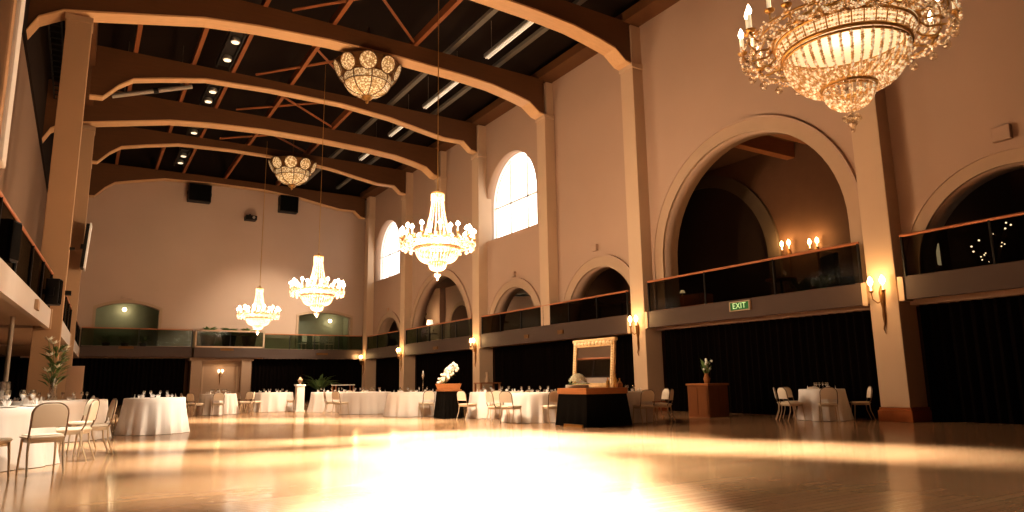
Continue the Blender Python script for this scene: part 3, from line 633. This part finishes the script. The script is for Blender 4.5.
# ================================================================== TABLES AND CHAIRS
def make_table(loc, r, label, cloth='cloth', h=.74, seed=0, name='banquet_table'):
    t = thing(name, label, 'table', (loc[0], loc[1], 0), random.random()*6)
    ph = random.random()*6; nf = random.choice((13, 15, 17))
    def fn(q, z, a):
        u = max(0, (h-.03-z)/h)
        return q+u*(.035*math.sin(nf*a+ph)+.025*math.sin((nf//2)*a+ph*2)+.012*math.sin(31*a))
    prof = [(r+.08*(1-i/9)**1.3 if i < 9 else r, .006+(h-.03)*i/9) for i in range(10)]
    prof += [(r-.006, h-.01)]
    MB().lathe(prof, 110, fn=fn).build('tablecloth', cloth, t, smooth=True)
    MB().lathe([(.001, h+.002), (r*.6, h+.002), (r-.01, h+.001), (r-.006, h-.012), (.001, h-.012)], 48).build('table_top', cloth, t, smooth=True)
    return t
def make_chair():
    t = thing('banquet_chair', 'x', 'chair')
    # faces +y : seat in front (+y), back at -y
    bm = bmesh.new(); bmesh.ops.create_cube(bm, size=1)
    for v in bm.verts: v.co = Vector((v.co.x*(.42 if v.co.y > 0 else .38), v.co.y*.42, .45+v.co.z*.055))
    bmesh.ops.bevel(bm, geom=bm.edges[:], offset=.02, segments=3, affect='EDGES'); s = MB(); s.addbm(bm); s.build('seat', 'chair', t, smooth=True)
    MB().box(-.175, .175, -.185, .185, .385, .425).build('seat_frame', 'chairmetal', t)
    # back panel: rounded arch outline, slightly reclined, gap above the seat
    def bk(x, z): return -.20-(z-.45)*.16
    W, z0, z1, rc = .185, .57, .855, .13
    out = [(-W, z0), (-W, z1-rc)]+[(-W+rc-rc*math.cos(a*PI/16), z1-rc+rc*math.sin(a*PI/16)) for a in range(1, 9)]
    out = out+[(-x, z) for x, z in reversed(out)]
    n = len(out); p = MB(); vs = []
    for dy, k in ((-.018, .97), (.0, 1), (.022, .93)): vs += [(x*k, bk(x, z)+dy, z0+(z-z0)*(k+.015)) for x, z in out]
    fs = [tuple(range(n)), tuple(reversed(range(2*n, 3*n)))]
    for j in range(2): fs += [(j*n+i, j*n+(i+1) % n, (j+1)*n+(i+1) % n, (j+1)*n+i) for i in range(n)]
    p.add(vs, fs); p.build('backrest', 'chair', t, smooth=True)
    fp = [(-.19, -.17, .44), (-.192, bk(0, .52), .52)]+[(x*1.03, bk(x, z), z+.008) for x, z in out]+[(.192, bk(0, .52), .52), (.19, -.17, .44)]
    MB().tube(fp, .011, 7).build('back_frame', 'chairrim', t, smooth=True)
    for sx in (-1, 1):
        MB().tube([(sx*.18, .17, .43), (sx*.19, .19, .2), (sx*.195, .205, .0)], [.016, .013, .011], 8).build('leg', 'chairmetal', t, smooth=True)
        MB().tube([(sx*.18, -.165, .45), (sx*.185, -.18, .25), (sx*.19, -.27, .0)], [.016, .013, .011], 8).build('leg', 'chairmetal', t, smooth=True)
    return t
CH0 = make_chair(); used = [0]
def chair(x, y, rz, label, sc=(.94, .94, .93)):
    if not used[0]:
        used[0] = 1; CH0.scale = (.94, .94, .93); CH0.location = (x, y, 0); CH0.rotation_euler = (0, 0, rz); CH0['label'] = label; CH0['group'] = 'cream banquet chairs'; return CH0
    r = dup(CH0, (x, y, 0), rz, label, 'cream banquet chairs'); r.scale = sc; return r
def chair_at(tx, ty, r, deg, label, gap=.34, turn=0):
    """chair beside the table, at the compass angle deg (0 = +x), facing the table"""
    a = math.radians(deg); chair(tx+(r+gap)*math.cos(a), ty+(r+gap)*math.sin(a), a+PI/2+math.radians(turn), label, (.9, .9, .86))
# glassware protos
def lathe_obj(name, prof, mt, n=12): return MB().lathe(prof, n).build(name, mt, smooth=True)
GL = lathe_obj('wine_glass', [(.001, 0), (.035, .002), (.034, .005), (.005, .012), (.005, .09), (.02, .11), (.038, .14), (.04, .17), (.033, .21), (.031, .21), (.037, .17), (.03, .135), (.001, .118)], 'wine')
PL = lathe_obj('dinner_plate', [(.001, .004), (.08, .004), (.13, .018), (.133, .02), (.13, .012), (.08, 0), (.001, 0)], 'white', 20)
NK = MB(); 
for k in range(7):
    a = -.9+1.8*k/6; NK.add([(0, 0, 0), (.05*math.sin(a)-.012, -.015, .005), (.11*math.sin(a), .012, .13*math.cos(a)+.02), (.05*math.sin(a)+.02, .02, .005)], [(0, 1, 2), (0, 2, 3), (1, 2, 3)])
NK.v = [(x*.75, y*.75, z*.7) for x, y, z in NK.v]
NK = NK.build('folded_napkin', 'cloth')
pf = {'g': (GL, 'glass', 'clear wine glass '), 'p': (PL, 'plate', 'white dinner plate '), 'n': (NK, 'napkin', 'white folded napkin ')}
first = {}
def put(k, loc, rz, where, sc=1):
    o, cat, lb = pf[k]
    if k in first: o = o.copy(); C.objects.link(o)
    first[k] = 1
    o.location = loc; o.rotation_euler = (0, 0, rz); o.scale = (sc,)*3; tag(o, lb+'on '+where, cat, {'g': 'wine glasses on ', 'p': 'plates on ', 'n': 'napkins on '}[k]+where); return o
def lay(tx, ty, r, where, n=8, glasses=True, z=.743):
    o = random.random()
    for k in range(n):
        a = 2*PI*(k+o)/n
        put('n', (tx+(r-.2)*math.cos(a), ty+(r-.2)*math.sin(a), z+.003), a+PI/2, where, .8)
        if glasses: put('g', (tx+(r-.36)*math.cos(a+.25), ty+(r-.36)*math.sin(a+.25), z), 0, where, .72)

# near left table
TA = (-1.05, 11.3, .82)
make_table(TA[:2], TA[2], 'white clothed round table laid with glasses at the left edge, nearest the camera')
for k in range(10):
    a = 2*PI*(k+.3)/10; c, s = math.cos(a), math.sin(a); w = 'the nearest left table'
    put('p', (TA[0]+.66*c, TA[1]+.66*s, .743), 0, w); put('n', (TA[0]+.66*c, TA[1]+.66*s, .766), a+PI/2, w)
    put('g', (TA[0]+.46*math.cos(a+.2), TA[1]+.46*math.sin(a+.2), .743), 0, w)
    if k % 2: put('g', (TA[0]+.55*math.cos(a+.36), TA[1]+.55*math.sin(a+.36), .743), 0, w)
chair(-.30, 9.95, .25, 'cream chair with dark rounded back rim in front of the nearest left table')
chair(-.82, 9.5, -.5, 'cream chair cut off by the left frame edge at the nearest table')
chair(-.02, 11.35, 1.3, 'cream chair just behind the front chair at the nearest left table')
chair(.24, 12.15, PI/2+.15, 'cream chair standing out on the right of the nearest left table, seen from the side')
chair(.02, 13.2, PI/2+.5, 'cream chair farthest behind on the right of the nearest left table')
# second left table row
TB = (-.35, 16.2, .88); make_table(TB[:2], TB[2], 'white clothed table half hidden behind the nearest left table'); lay(*TB, 'the half hidden left table', 8)
T2 = (1.43, 16.9, .6); make_table(T2[:2], T2[2], 'white clothed round table standing alone on the left of the dance floor'); lay(*T2, 'the round table standing alone', 8)
chair_at(*T2, 160, 'cream chair peeping out behind the left of the lone round table', .36)
# tables along the back and the right
def tset(x, y, r, label, where, chairs, n=8, gap=.36):
    make_table((x, y), r, label, h=.695); lay(x, y, r, where, n, z=.698)
    for dg, l in chairs: chair_at(x, y, r, dg, l+' '+where, gap)
tset(4.2, 26.4, .6, 'white clothed round table in front of the back doorway', 'the table before the doorway',
     [(185, 'cream chair on the far left of'), (215, 'cream chair at front left of'), (262, 'cream chair straight in front of'), (-20, 'cream chair on the right of'), (20, 'cream chair rear right of')])
tset(6.3, 27.4, .72, 'white clothed round table left of the white pedestal', 'the table left of the pedestal',
     [(190, 'cream chair left of'), (220, 'cream chair front left of'), (-60, 'cream chair front right of')])
tset(7.85, 25.2, .72, 'white clothed round table right of the white pedestal', 'the table right of the pedestal',
     [(-80, 'cream chair front of'), (-45, 'cream chair front right of'), (10, 'cream chair right of')])
tset(8.25, 22.6, .8, 'white clothed table in the far middle of the right row', 'the middle far table', [(205, 'cream chair left of'), (-60, 'cream chair in front of'), (170, 'cream chair rear left of')])
tset(8.75, 19.9, .8, 'white clothed table next left of the flower stand', 'the table left of the flower stand', [(-95, 'cream chair in front of'), (-50, 'cream chair front right of')])
tset(9.98, 17.0, .74, 'white clothed table right of the flower stand', 'the table right of the flower stand', [(195, 'cream chair left of'), (240, 'cream chair front left of'), (280, 'cream chair front right of'), (-35, 'cream chair right of')])
tset(9.65, 14.55, .72, 'white clothed table left of the black draped mirror table', 'the table left of the mirror table', [(180, 'cream chair left of'), (205, 'cream chair front left of'), (258, 'cream chair in front of'), (300, 'cream chair front right of')])
tset(11.1, 12.95, .66, 'white clothed table right of the black draped mirror table', 'the table right of the mirror table', [(258, 'cream chair in front of'), (-58, 'cream chair right of'), (-14, 'cream chair rear right of')], 8, .30)
tset(14.68, 10.1, .5, 'white clothed round table before the black curtain at the right', 'the right curtain table', [(130, 'cream chair left of'), (160, 'cream chair front left of'), (222, 'cream chair in front of'), (-45, 'cream chair right of'), (45, 'cream chair behind right of'), (85, 'cream chair behind left of')], 6, .3)

# hurricane glass on near table
t = thing('hurricane_lamp', 'tall clear glass hurricane lamp on the nearest left table', 'glass lamp', (-.86, 11.55, .745)); t.scale = (1.15, 1.15, 1.35)
MB().lathe([(.07, 0), (.075, .01), (.03, .03), (.03, .06), (.075, .08), (.08, .24), (.075, .24), (.07, .08), (.001, .065)], 16).build('glass_body', 'wine', t, smooth=True)
MB().lathe([(.025, 0), (.025, .08), (.001, .085)], 10, (0, 0, .07)).build('candle', 'white', t, smooth=True)

# lily arrangement and board by the large left column
p = onZ(66, 415, 0)
t = thing('lily_arrangement', 'tall green and white lily arrangement by the large left column', 'flowers', (-.42, 16.75, .745))
MB().lathe([(.08, 0), (.09, .02), (.07, .1), (.06, .3), (.09, .42), (.085, .42), (.055, .3), (.001, .12)], 16).build('vase', 'wine', t, smooth=True)
sm = MB(); pe = MB()
for k in range(70):
    a = random.random()*6.28; u = random.random(); r = .06+.2*random.random(); b = Vector((r*.4*math.cos(a), r*.4*math.sin(a), .25+.75*u)); sm.leaf(b, (math.cos(a), math.sin(a), .9), .28, .035, .2)
for k in range(9):
    a = random.random()*6.28; u = k/8; q = Vector((.16*math.cos(a), .16*math.sin(a), .55+.62*u)); sm.tube([(0, 0, .2), q*.6+Vector((0, 0, .1)), q], .006, 4)
    for j in range(6):
        b = 2*PI*j/6; pe.leaf(q, (math.cos(b), math.sin(b), .7), .13, .03, -.1)
sm.build('foliage', 'leaf', t); pe.build('lily_blooms', 'petal', t)
tag(MB().rbox(-.32, .12, 24.6, 24.7, 0, 1.62, .01).build('display_board', 'porch'), 'pale standing board behind the lilies', 'board')
pp = onY(5, 385, 19); tag(MB().tube([(pp.x, 19, 0), (pp.x, 19, 2.56)], .05, 10).build('steel_post', 'steel'), 'thin pale post under the near left balcony', 'post')
tag(MB().rbox(-1.2, -1.0, 24, 24.3, 0, 1.0, .02).build('pedestal', 'white'), 'pale pedestal seen behind the glass lamp under the left balcony', 'pedestal')

# white pedestal
p = onZ(299, 412, 0)
t = thing('pedestal', 'slim white pedestal carrying a small urn between two far tables', 'pedestal', (p.x, p.y, 0))
MB().rbox(-.17, .17, -.17, .17, 0, .06, .01).rbox(-.14, .14, -.14, .14, .06, .92, .01).rbox(-.17, .17, -.17, .17, .92, .98, .01).build('plinth', 'white', t)
t = thing('urn', 'small pale urn on the slim white pedestal', 'urn', (p.x, p.y, .98))
MB().lathe([(.06, 0), (.03, .04), (.08, .1), (.1, .15), (.06, .2), (.04, .24), (.001, .26)], 14).build('urn_body', 'arch', t, smooth=True)

# black draped stand with cream flower plume
def draped(x0, x1, y0, y1, h, flare, label, cat='table', nf=5, tt=.05):
    cx, cy = (x0+x1)/2, (y0+y1)/2
    t = thing('draped_table', label, cat, (cx, cy, 0)); hx, hy = (x1-x0)/2, (y1-y0)/2; n = 80; vs = []; fs = []; L = 12
    for i in range(L+1):
        u = i/L; z = h*(1-u)+.006
        for k in range(n):
            s = k/n*4; sd = int(s); f = s-sd; e = flare*u
            q = [(-hx-e+2*(hx+e)*f, -hy-e), (hx+e, -hy-e+2*(hy+e)*f), (hx+e-2*(hx+e)*f, hy+e), (-hx-e, hy+e-2*(hy+e)*f)][sd]
            w = .018*u*math.sin(2*PI*f*nf+sd); nx = [(0, -1), (1, 0), (0, 1), (-1, 0)][sd]
            vs.append((q[0]+nx[0]*w, q[1]+nx[1]*w, z))
    for i in range(L):
        for k in range(n): fs.append((i*n+k, i*n+(k+1) % n, (i+1)*n+(k+1) % n, (i+1)*n+k))
    MB().add(vs, fs).build('black_drape', 'blackcloth', t, smooth=True)
    MB().rbox(-hx-.02, hx+.02, -hy-.02, hy+.02, h, h+tt, .008).build('table_top', 'wood', t)
    return t
draped(8.52, 9.02, 17.3, 17.8, .73, .06, 'small black draped stand with cream flower plume between white tables')
t = thing('flower_plume', 'arching cream flower plume in a wooden trough on the small black stand', 'flowers', (8.77, 17.55, .781))
MB().prism([(-.3, 0), (.3, 0), (.36, .16), (-.36, .16)], -.14, .14, 'y').build('trough', 'wood', t)
bl = MB(); lf = MB()
for k in range(90):
    u = random.random(); b = Vector((-.22+.42*u, 0, .16+.5*u**.8)); q = b+Vector((random.uniform(-.1, .1), random.uniform(-.1, .1), random.uniform(-.07, .07)))
    bl.ball(q, .05*(.6+random.random()*.6), 6, 4)
for k in range(30):
    a = random.random()*6.28; u = random.random(); lf.leaf((-.22+.4*u, 0, .15+.4*u), (math.cos(a), math.sin(a), .3), .2, .03)
bl.build('blooms', 'petal', t, smooth=True); lf.build('foliage', 'leaf', t)
t.rotation_euler = (0, 0, -.55)

# black draped table with gilt mirror
draped(9.12, 10.22, 11.78, 12.8, .68, .06, 'large black draped square table carrying the gilt mirror', nf=4, tt=.13)
tag(MB().box(8.99, 9.025, 11.8, 12.45, .002, .06).build('base_board', 'gold'), 'thin gilt board at the foot of the black draped table', 'board')
ma, mb_ = onX(573, 384, 10.15), onX(614, 384, 10.15); W2 = (ma.y-mb_.y)/2
t = thing('gilt_mirror', 'tall gilt framed mirror standing on the black draped table', 'mirror', (10.15, (ma.y+mb_.y)/2, .812))
t.rotation_euler = (math.radians(-5), 0, -PI/2)
fr = MB(); HH, b = 1.09, .12; print('MIRROR', W2, t.location)
fr.rbox(-W2, W2, -.035, .035, 0, b*.8, .015).rbox(-W2, W2, -.035, .035, HH-b*1.3, HH, .015).rbox(-W2, -W2+b, -.035, .035, b*.6, HH-b, .015).rbox(W2-b, W2, -.035, .035, b*.6, HH-b, .015).rbox(-W2-.03, W2+.03, -.05, .05, HH-.04, HH+.03, .012)
fr.build('gilt_frame', 'gilt', t, smooth=True)
orn = MB()
for k in range(11): orn.ball((-W2+.08+k*(2*W2-.16)/10, -.04, HH-.08), .045, 10, 6)
for k in range(10): orn.leaf((-W2+.12+k*(2*W2-.16)/10, -.045, HH-.12), (0, -.3, 1), .12, .02, 0)
for k in range(15):
    for sx in (-1, 1): orn.ball((sx*(W2-.06), -.04, .1+k*.06), .022, 6, 4)
orn.build('frame_carving', 'giltpale', t, smooth=True)
MB().box(-W2+b-.02, W2-b+.02, -.012, .012, b*.6, HH-b*1.1).build('mirror_glass', 'mirror', t)
t = thing('flower_bowl', 'mound of white roses at the left foot of the gilt mirror', 'flowers', (9.42, 12.42, .812))
MB().rbox(-.3, .2, -.13, .13, 0, .07, .01).build('white_box', 'white', t)
bl = MB(); lf = MB()
for k in range(44):
    a = k*2.4; r = .19*math.sqrt((k+.5)/44); q = Vector((r*math.cos(a)-.03, r*.75*math.sin(a), .10+.18*(1-(r/.2)**2)))
    for j in range(6):
        d = 2*PI*j/6+k; bl.leaf(q, (math.cos(d), math.sin(d), .9), .055, .024, -.1)
    bl.ball(q+Vector((0, 0, .015)), .022, 6, 4)
for k in range(24):
    a = 2*PI*k/24; lf.leaf((.12*math.cos(a), .1*math.sin(a), .09), (math.cos(a), math.sin(a), .2), .16, .035, .3)
bl.build('roses', 'petal', t, smooth=True); lf.build('foliage', 'leaf', t); t.rotation_euler = (0, 0, -.6)
for k, (x, y, h, l) in enumerate(((9.85, 11.95, .22, 'short amber bottle left of the mirror corner'), (10.02, 11.9, .3, 'tall amber bottle in the middle of the small group'), (10.2, 11.97, .2, 'short amber bottle at the right corner of the black table'))):
    t = thing('glass_bottle', l+' on the black draped table', 'bottle', (x, y, .812))
    MB().lathe([(.04, 0), (.045, .01), (.045, h*.55), (.016, h*.75), (.016, h*.95)], 14).build('bottle_body', M['gold'], t, smooth=True); MB().lathe([(.02, h*.94), (.02, h), (.001, h)], 10).build('stopper', 'wood', t, smooth=True)
tag(MB().rbox(10.0, 10.14, 11.8, 11.95, .812, .90, .01).build('wooden_box', 'wood'), 'low wooden box at the right end of the black draped table', 'box')

# podium
t = thing('podium', 'dark wooden box podium before the black curtain', 'podium', (13.95, 12.9, 0))
MB().rbox(-.36, .36, -.36, .36, .0, .80, .01).build('body', 'podium', t); MB().rbox(-.39, .39, -.39, .39, .80, .85, .012).build('top', 'wood', t)
pn = MB()
for s0 in (0, 1):
    for a, b in ((-.32, -.02), (.02, .32)):
        if s0: pn.box(-.372, -.358, a, b, .08, .75)
        else: pn.box(a, b, -.372, -.358, .08, .75)
pn.build('side_panel', 'podium', t)
t = thing('flower_vase', 'dim dried flower arrangement on the dark wooden podium', 'flowers', (13.95, 12.9, .852))
MB().lathe([(.06, 0), (.07, .02), (.09, .12), (.05, .22), (.06, .26)], 12).build('vase', 'wood', t, smooth=True)
lf = MB(); bl = MB()
for k in range(40):
    a = random.random()*6.28; u = random.random(); lf.leaf((.05*math.cos(a), .05*math.sin(a), .22+.25*u), (math.cos(a)*.5, math.sin(a)*.5, 1), .24, .025, .1)
for k in range(14): bl.ball((random.uniform(-.12, .12), random.uniform(-.1, .1), .35+.3*random.random()), .035, 6, 4)
lf.build('foliage', 'leaf', t); bl.build('blooms', 'petal', t, smooth=True)
# side cabinets with vases near the curtains
for (x, y, h, l, lv) in ((14.6, 25.6, .95, 'small dark serving table before the curtain left of the mirror', 'pale vase on the small dark serving table before the curtain'), (11.0, 33.5, .95, 'low white topped stand behind the far table right of the pedestal', None)):
    t = thing('serving_table', l, 'table', (x, y, 0)); MB().rbox(-.5, .5, -.3, .3, h-.05, h, .01).build('top', 'wood' if lv else 'white', t)
    for sx in (-.44, .44):
        for sy in (-.25, .25): MB().box(sx-.03, sx+.03, sy-.03, sy+.03, 0, h-.05).build('leg', 'wood', t)
    if lv:
        t = thing('vase', lv, 'vase', (x, y, h)); MB().lathe([(.07, 0), (.1, .1), (.05, .25), (.07, .42)], 12).build('vase_body', 'arch', t, smooth=True)
p = onZ(424, 417, 0); t = thing('candelabrum', 'tall thin crystal candlestick left of the flower stand', 'candlestick', (8.9, 19.55, .698))
MB().lathe([(.07, 0), (.02, .04), (.012, .15), (.03, .2), (.012, .26), (.012, .4), (.05, .48), (.055, .56), (.001, .56)], 12).build('stick', 'wine', t, smooth=True); MB().lathe([(.02, .5), (.02, .62), (.001, .64)], 8).build('candle', 'white', t, smooth=True)

# plants
def potted(loc, s, label, pot='dark', n=60, sp=.5, name='potted_plant', lim=9):
    t = thing(name, label, 'plant', loc); MB().lathe([(.16*s, 0), (.2*s, .3*s), (.22*s, .34*s), (.19*s, .34*s), (.001, .3*s)], 14).build('pot', pot, t, smooth=True)
    lf = MB()
    for k in range(n):
        a = random.random()*6.28; u = random.random(); lf.leaf((0, 0, .3*s), (math.cos(a), math.sin(a), .5+u*1.4), (.5+.4*random.random())*s*(1+sp*.4), .05*s, .35)
    lf.v = [(max(-lim, min(lim, x)), max(-lim, min(lim, y)), z) for x, y, z in lf.v]
    lf.build('foliage', 'leaf', t)
for k, (x, l) in enumerate(((6.0, 'left'), (7.1, 'middle'), (8.2, 'right'))): potted((x, 42.18, 3.1), 2.0, l+' bushy plant behind the rail of the projecting middle bay', n=90, sp=-1.0, lim=.55)
p = onY(330, 385, 40.5); potted((12.1, 41.2, 0), 1.9, 'dark fern standing before the black curtain at the back', n=50)
for k, x in enumerate((1.1, 2.0, 2.9)): potted((x, 43.9, 3.06), .95, ('left', 'middle', 'right')[k]+' dark plant inside the left back balcony opening', n=50, lim=.44)

# balcony furniture behind the back right opening and along the gallery
def stool(loc, rz, label):
    t = thing('gallery_chair', label, 'chair', loc, rz)
    MB().rbox(-.22, .22, -.22, .22, .42, .48, .015).build('seat', 'chair', t); MB().rbox(-.22, .22, -.24, -.2, .55, .95, .015).build('backrest', 'chair', t)
    for sx in (-.19, .19):
        for sy in (-.19, .19): MB().box(sx-.02, sx+.02, sy-.02, sy+.02, 0, .95 if sy < 0 else .43).build('leg', 'chairmetal', t)
for x, y, rz, l in ((11.7, 44.0, .6, 'leftmost pale chair inside the right back balcony opening'), (12.6, 43.9, -.4, 'middle pale chair inside the right back balcony opening'), (13.5, 44.1, .3, 'rightmost pale chair inside the right back balcony opening')): stool((x, y, 3.06), rz, l)
def gtable(loc, label, lamp=False, mt='wood', items=0, where=''):
    t = thing('gallery_table', label, 'table', loc); MB().lathe([(.001, .74), (.42, .74), (.43, .72), (.42, .7), (.001, .7)], 24).build('top', mt, t, smooth=True); MB().lathe([(.25, 0), (.25, .02), (.035, .05), (.035, .7)], 14).build('pedestal', 'dark', t, smooth=True)
    for k in range(items): put('g', (loc[0]+.22*math.cos(k*2.1), loc[1]+.22*math.sin(k*2.1), loc[2]+.743), 0, where)
for q, X, l, n in (((782, 292), 16.9, 'round gallery table with glasses behind the large arch rail', 3), ((600, 312), 16.8, 'round gallery table behind the small arch rail above the mirror', 4), ((622, 306), 16.7, 'round gallery table beside the column above the mirror', 3), ((500, 330), 16.8, 'round gallery table behind the small arch under the tall window', 3), ((430, 330), 16.9, 'round gallery table behind the distant large arch rail', 3), ((1060, 262), 18.3, 'round gallery table behind the right edge rail', 3)):
    p = onX(*q, X); gtable((X, p.y, 3.02), l, items=n, where=l.replace('round ', 'the '))
# gallery armchair, cabinet with lamp, framed picture, monitor
p = onX(690, 300, 18.2); t = thing('cabinet', 'orange lit wooden cabinet behind the left end of the large arch rail', 'cabinet', (18.2, p.y, 3.02))
MB().rbox(-.3, .3, -.8, .8, 0, .85, .015).build('body', 'wood', t); MB().box(-.315, -.3, -.75, -.02, .08, .8).box(-.315, -.3, .02, .75, .08, .8).build('door', 'basewood', t)
t = thing('table_lamp', 'small glowing lamp on the wooden cabinet in the gallery', 'lamp', (17.95, p.y+.1, 3.885-.014)); MB().lathe([(.07, 0), (.02, .03), (.02, .12)], 10).build('base', 'gold', t, smooth=True); MB().lathe([(.11, .1), (.06, .2), (.001, .2)], 12).build('lamp_shade', 'lampsoft', t, smooth=True)
light('POINT', (17.55, p.y+.1, 4.2), 7, (1, .55, .2), .1)
p = onY(683, 285, 16.85); t = thing('framed_picture', 'dark framed picture on the gallery wall at the left of the large arch', 'picture', (p.x, 16.88, 4.3)) if False else None
p = onX(842, 268, 18.0); t = thing('grand_armchair', 'black high backed armchair at the right of the large arch gallery', 'armchair', (18.0, p.y, 3.02), -PI/2-.5)
MB().rbox(-.38, .38, -.35, .35, .12, .45, .04).build('seat', 'dark', t); MB().rbox(-.38, .38, -.42, -.26, .4, 1.35, .05).build('backrest', 'dark', t)
for sx in (-.4, .4): MB().rbox(sx-.07, sx+.07, -.35, .32, .12, .65, .03).build('armrest', 'dark', t)
for q, X, l in (((800, 285), 17.2, 'dark bushy plant left of the double sconces behind the rail'), ((822, 281), 17.2, 'dark bushy plant right behind the rail of the large arch')):
    p = onX(*q, X); potted((X, p.y, 3.02), .9, l, lim=.4)
# lantern and fairy-light branch at the right edge
p = onX(944, 255, 16.9); t = thing('hanging_lantern', 'white cylinder lantern hanging behind the right edge rail', 'lantern', (16.9, p.y, p.z))
MB().lathe([(.14, -.22), (.15, -.2), (.15, .25), (.14, .27)], 18).build('lantern_shade', M['lampsoft'], t, smooth=True); MB().tube([(0, 0, .27), (0, 0, 8.6-p.z)], .008, 5).build('cord', 'dark', t)
M['lampsoft'].node_tree.nodes['Principled BSDF'].inputs['Emission Strength'].default_value = 1.1
p = onX(995, 268, 16.6); t = thing('fairy_light_branch', 'bare branch set with tiny fairy lights behind the right edge rail', 'fairy lights', (16.6, p.y, p.z-.1))
br = MB().tube([(0, 0, 3.02-(p.z-.1)), (0, 0, .02)], .022, 6).lathe([(.14, 0), (.16, .2), (.001, .2)], 12, (0, 0, 3.02-(p.z-.1))); tw = MB()
for k in range(9):
    a = k*.7; q = Vector((.25*math.cos(a), .4*math.sin(a), .35+.09*k)); br.tube([(0, 0, 0), q*.5+Vector((0, 0, .1)), q], [.02, .012, .005], 5); tw.ball(q, .022, 6, 4); tw.ball(q*.6, .016, 6, 4)
br.build('branch', 'golddark', t); tw.build('lights', 'twinkle', t)
# pendant shade in the small arch
p = onX(521, 291, 17.2); t = thing('pendant_lamp', 'white conical pendant shade inside the small arch under the tall window', 'lamp', (17.2, p.y, p.z)); MB().lathe([(.5, -.2), (.08, .2), (.06, .2), (.46, -.2)], 20).build('pendant_shade', 'white', t, smooth=True); MB().tube([(0, 0, .2), (0, 0, 6.9-p.z)], .012, 5).build('cord', 'dark', t)
light('POINT', (17.0, p.y, p.z-.5), 16, (1, .7, .4), .1)
p = onX(430, 322, 18.5); t = thing('table_lamp', 'bright lamp seen through the distant large arch', 'lamp', (18.5, p.y, 3.02)); MB().tube([(0, 0, 0), (0, 0, p.z-3.1)], .03, 8).build('stand', 'gold', t); MB().lathe([(.22, 0), (.16, .3), (.14, .3), (.2, 0)], 16, (0, 0, p.z-3.2)).build('lamp_shade', 'lampsoft', t, smooth=True)
light('POINT', (18.0, p.y, p.z+.2), 60, (1, .7, .4), .12)

# ================================================================== LIGHT
W = bpy.data.worlds.new('world'); bpy.context.scene.world = W; W.use_nodes = True
W.node_tree.nodes['Background'].inputs[0].default_value = (1, .8, .6, 1); W.node_tree.nodes['Background'].inputs[1].default_value = .3
# added spots without fixtures, standing in for sunlight pooled and streaked on the floor
SPK = 7.0
def spot(x, y, ax, ay, power, deg, z=11.6, az=0, col=(1, .89, .72), blend=1):
    light('SPOT', (x, y, z), power*SPK, col, .12, size=math.radians(deg), blend=blend, aim=(ax, ay, az))
for x, y, p, d in ((2.4, 4.2, 8000, 20), (3.1, 5.4, 9000, 20), (4.0, 7.2, 10000, 22), (5.0, 9.2, 10000, 24), (6.2, 11.2, 8000, 24)): spot(x-.5, y-1, x, y, p*1.2, d, col=(1, .965, .90))
for x, y, p in ((7.3, 9.6, 5000), (8.2, 9.3, 2600), (7.6, 8.0, 4200), (8.2, 7.0, 3800), (8.7, 6.0, 3000), (9.0, 5.2, 1900), (9.2, 4.5, 1100)): spot(x, y-1.2, x, y, p, 17)
for x, y, p in ((-.4, 26.5, 2600), (1.4, 24.2, 3600), (3.1, 22.0, 4200), (4.7, 20.4, 4200), (6.0, 18.8, 4200), (7.0, 17.0, 3600)): spot(x, y, x, y, p, 20)
for x, y, p in ((-.6, 14.6, 2600), (.4, 13.9, 3000), (1.5, 13.2, 3600), (2.7, 12.5, 4200), (4.0, 12.2, 5200), (5.4, 12.4, 6000)): spot(x, y, x, y, p, 13)
for x, y, p in ((.3, 10.6, 1500), (1.7, 10.2, 2400), (2.9, 9.7, 3600), (1.2, 7.6, 1300), (.2, 7.8, 500)): spot(x, y, x, y, p, 16)
spot(5.5, 2.0, -.5, 11.6, 800, 15, 7.5, .6)  # added spot brightening the nearest left table
spot(10, 8.0, 1.4, 17, 1500, 9, 8.5, .5)  # added spot brightening the lone round table
light('SPOT', (13.5, 33, 6.5), 5200, (1, .9, .75), .3, size=math.radians(44), blend=.8, aim=(9.3, 42.8, 4.4)).visible_glossy = False  # added spot, no fixture: brightens the lower back wall
spot(12, -3, 6.8, 3.0, 520, 46, 10)  # this and the next two are added fills for the near floor
spot(3.5, 5.5, 4.6, 8.0, 3200, 40)
spot(1.0, 6.0, 1.0, 8.0, 300, 40)
light('AREA', (7, 20, 12.2), 40, (1, .70, .45), sx=10, sy=34, rot=(0, 0, 0))  # added overall fill below the roof, no fixture there
sc = bpy.context.scene
sc.view_settings.view_transform = 'Standard'; sc.view_settings.look = 'Medium High Contrast'; sc.view_settings.exposure = -.27
sc.cycles.use_denoising = True; sc.cycles.max_bounces = 6; sc.cycles.diffuse_bounces = 4; sc.cycles.glossy_bounces = 3; sc.cycles.transparent_max_bounces = 12; sc.cycles.sample_clamp_indirect = 6
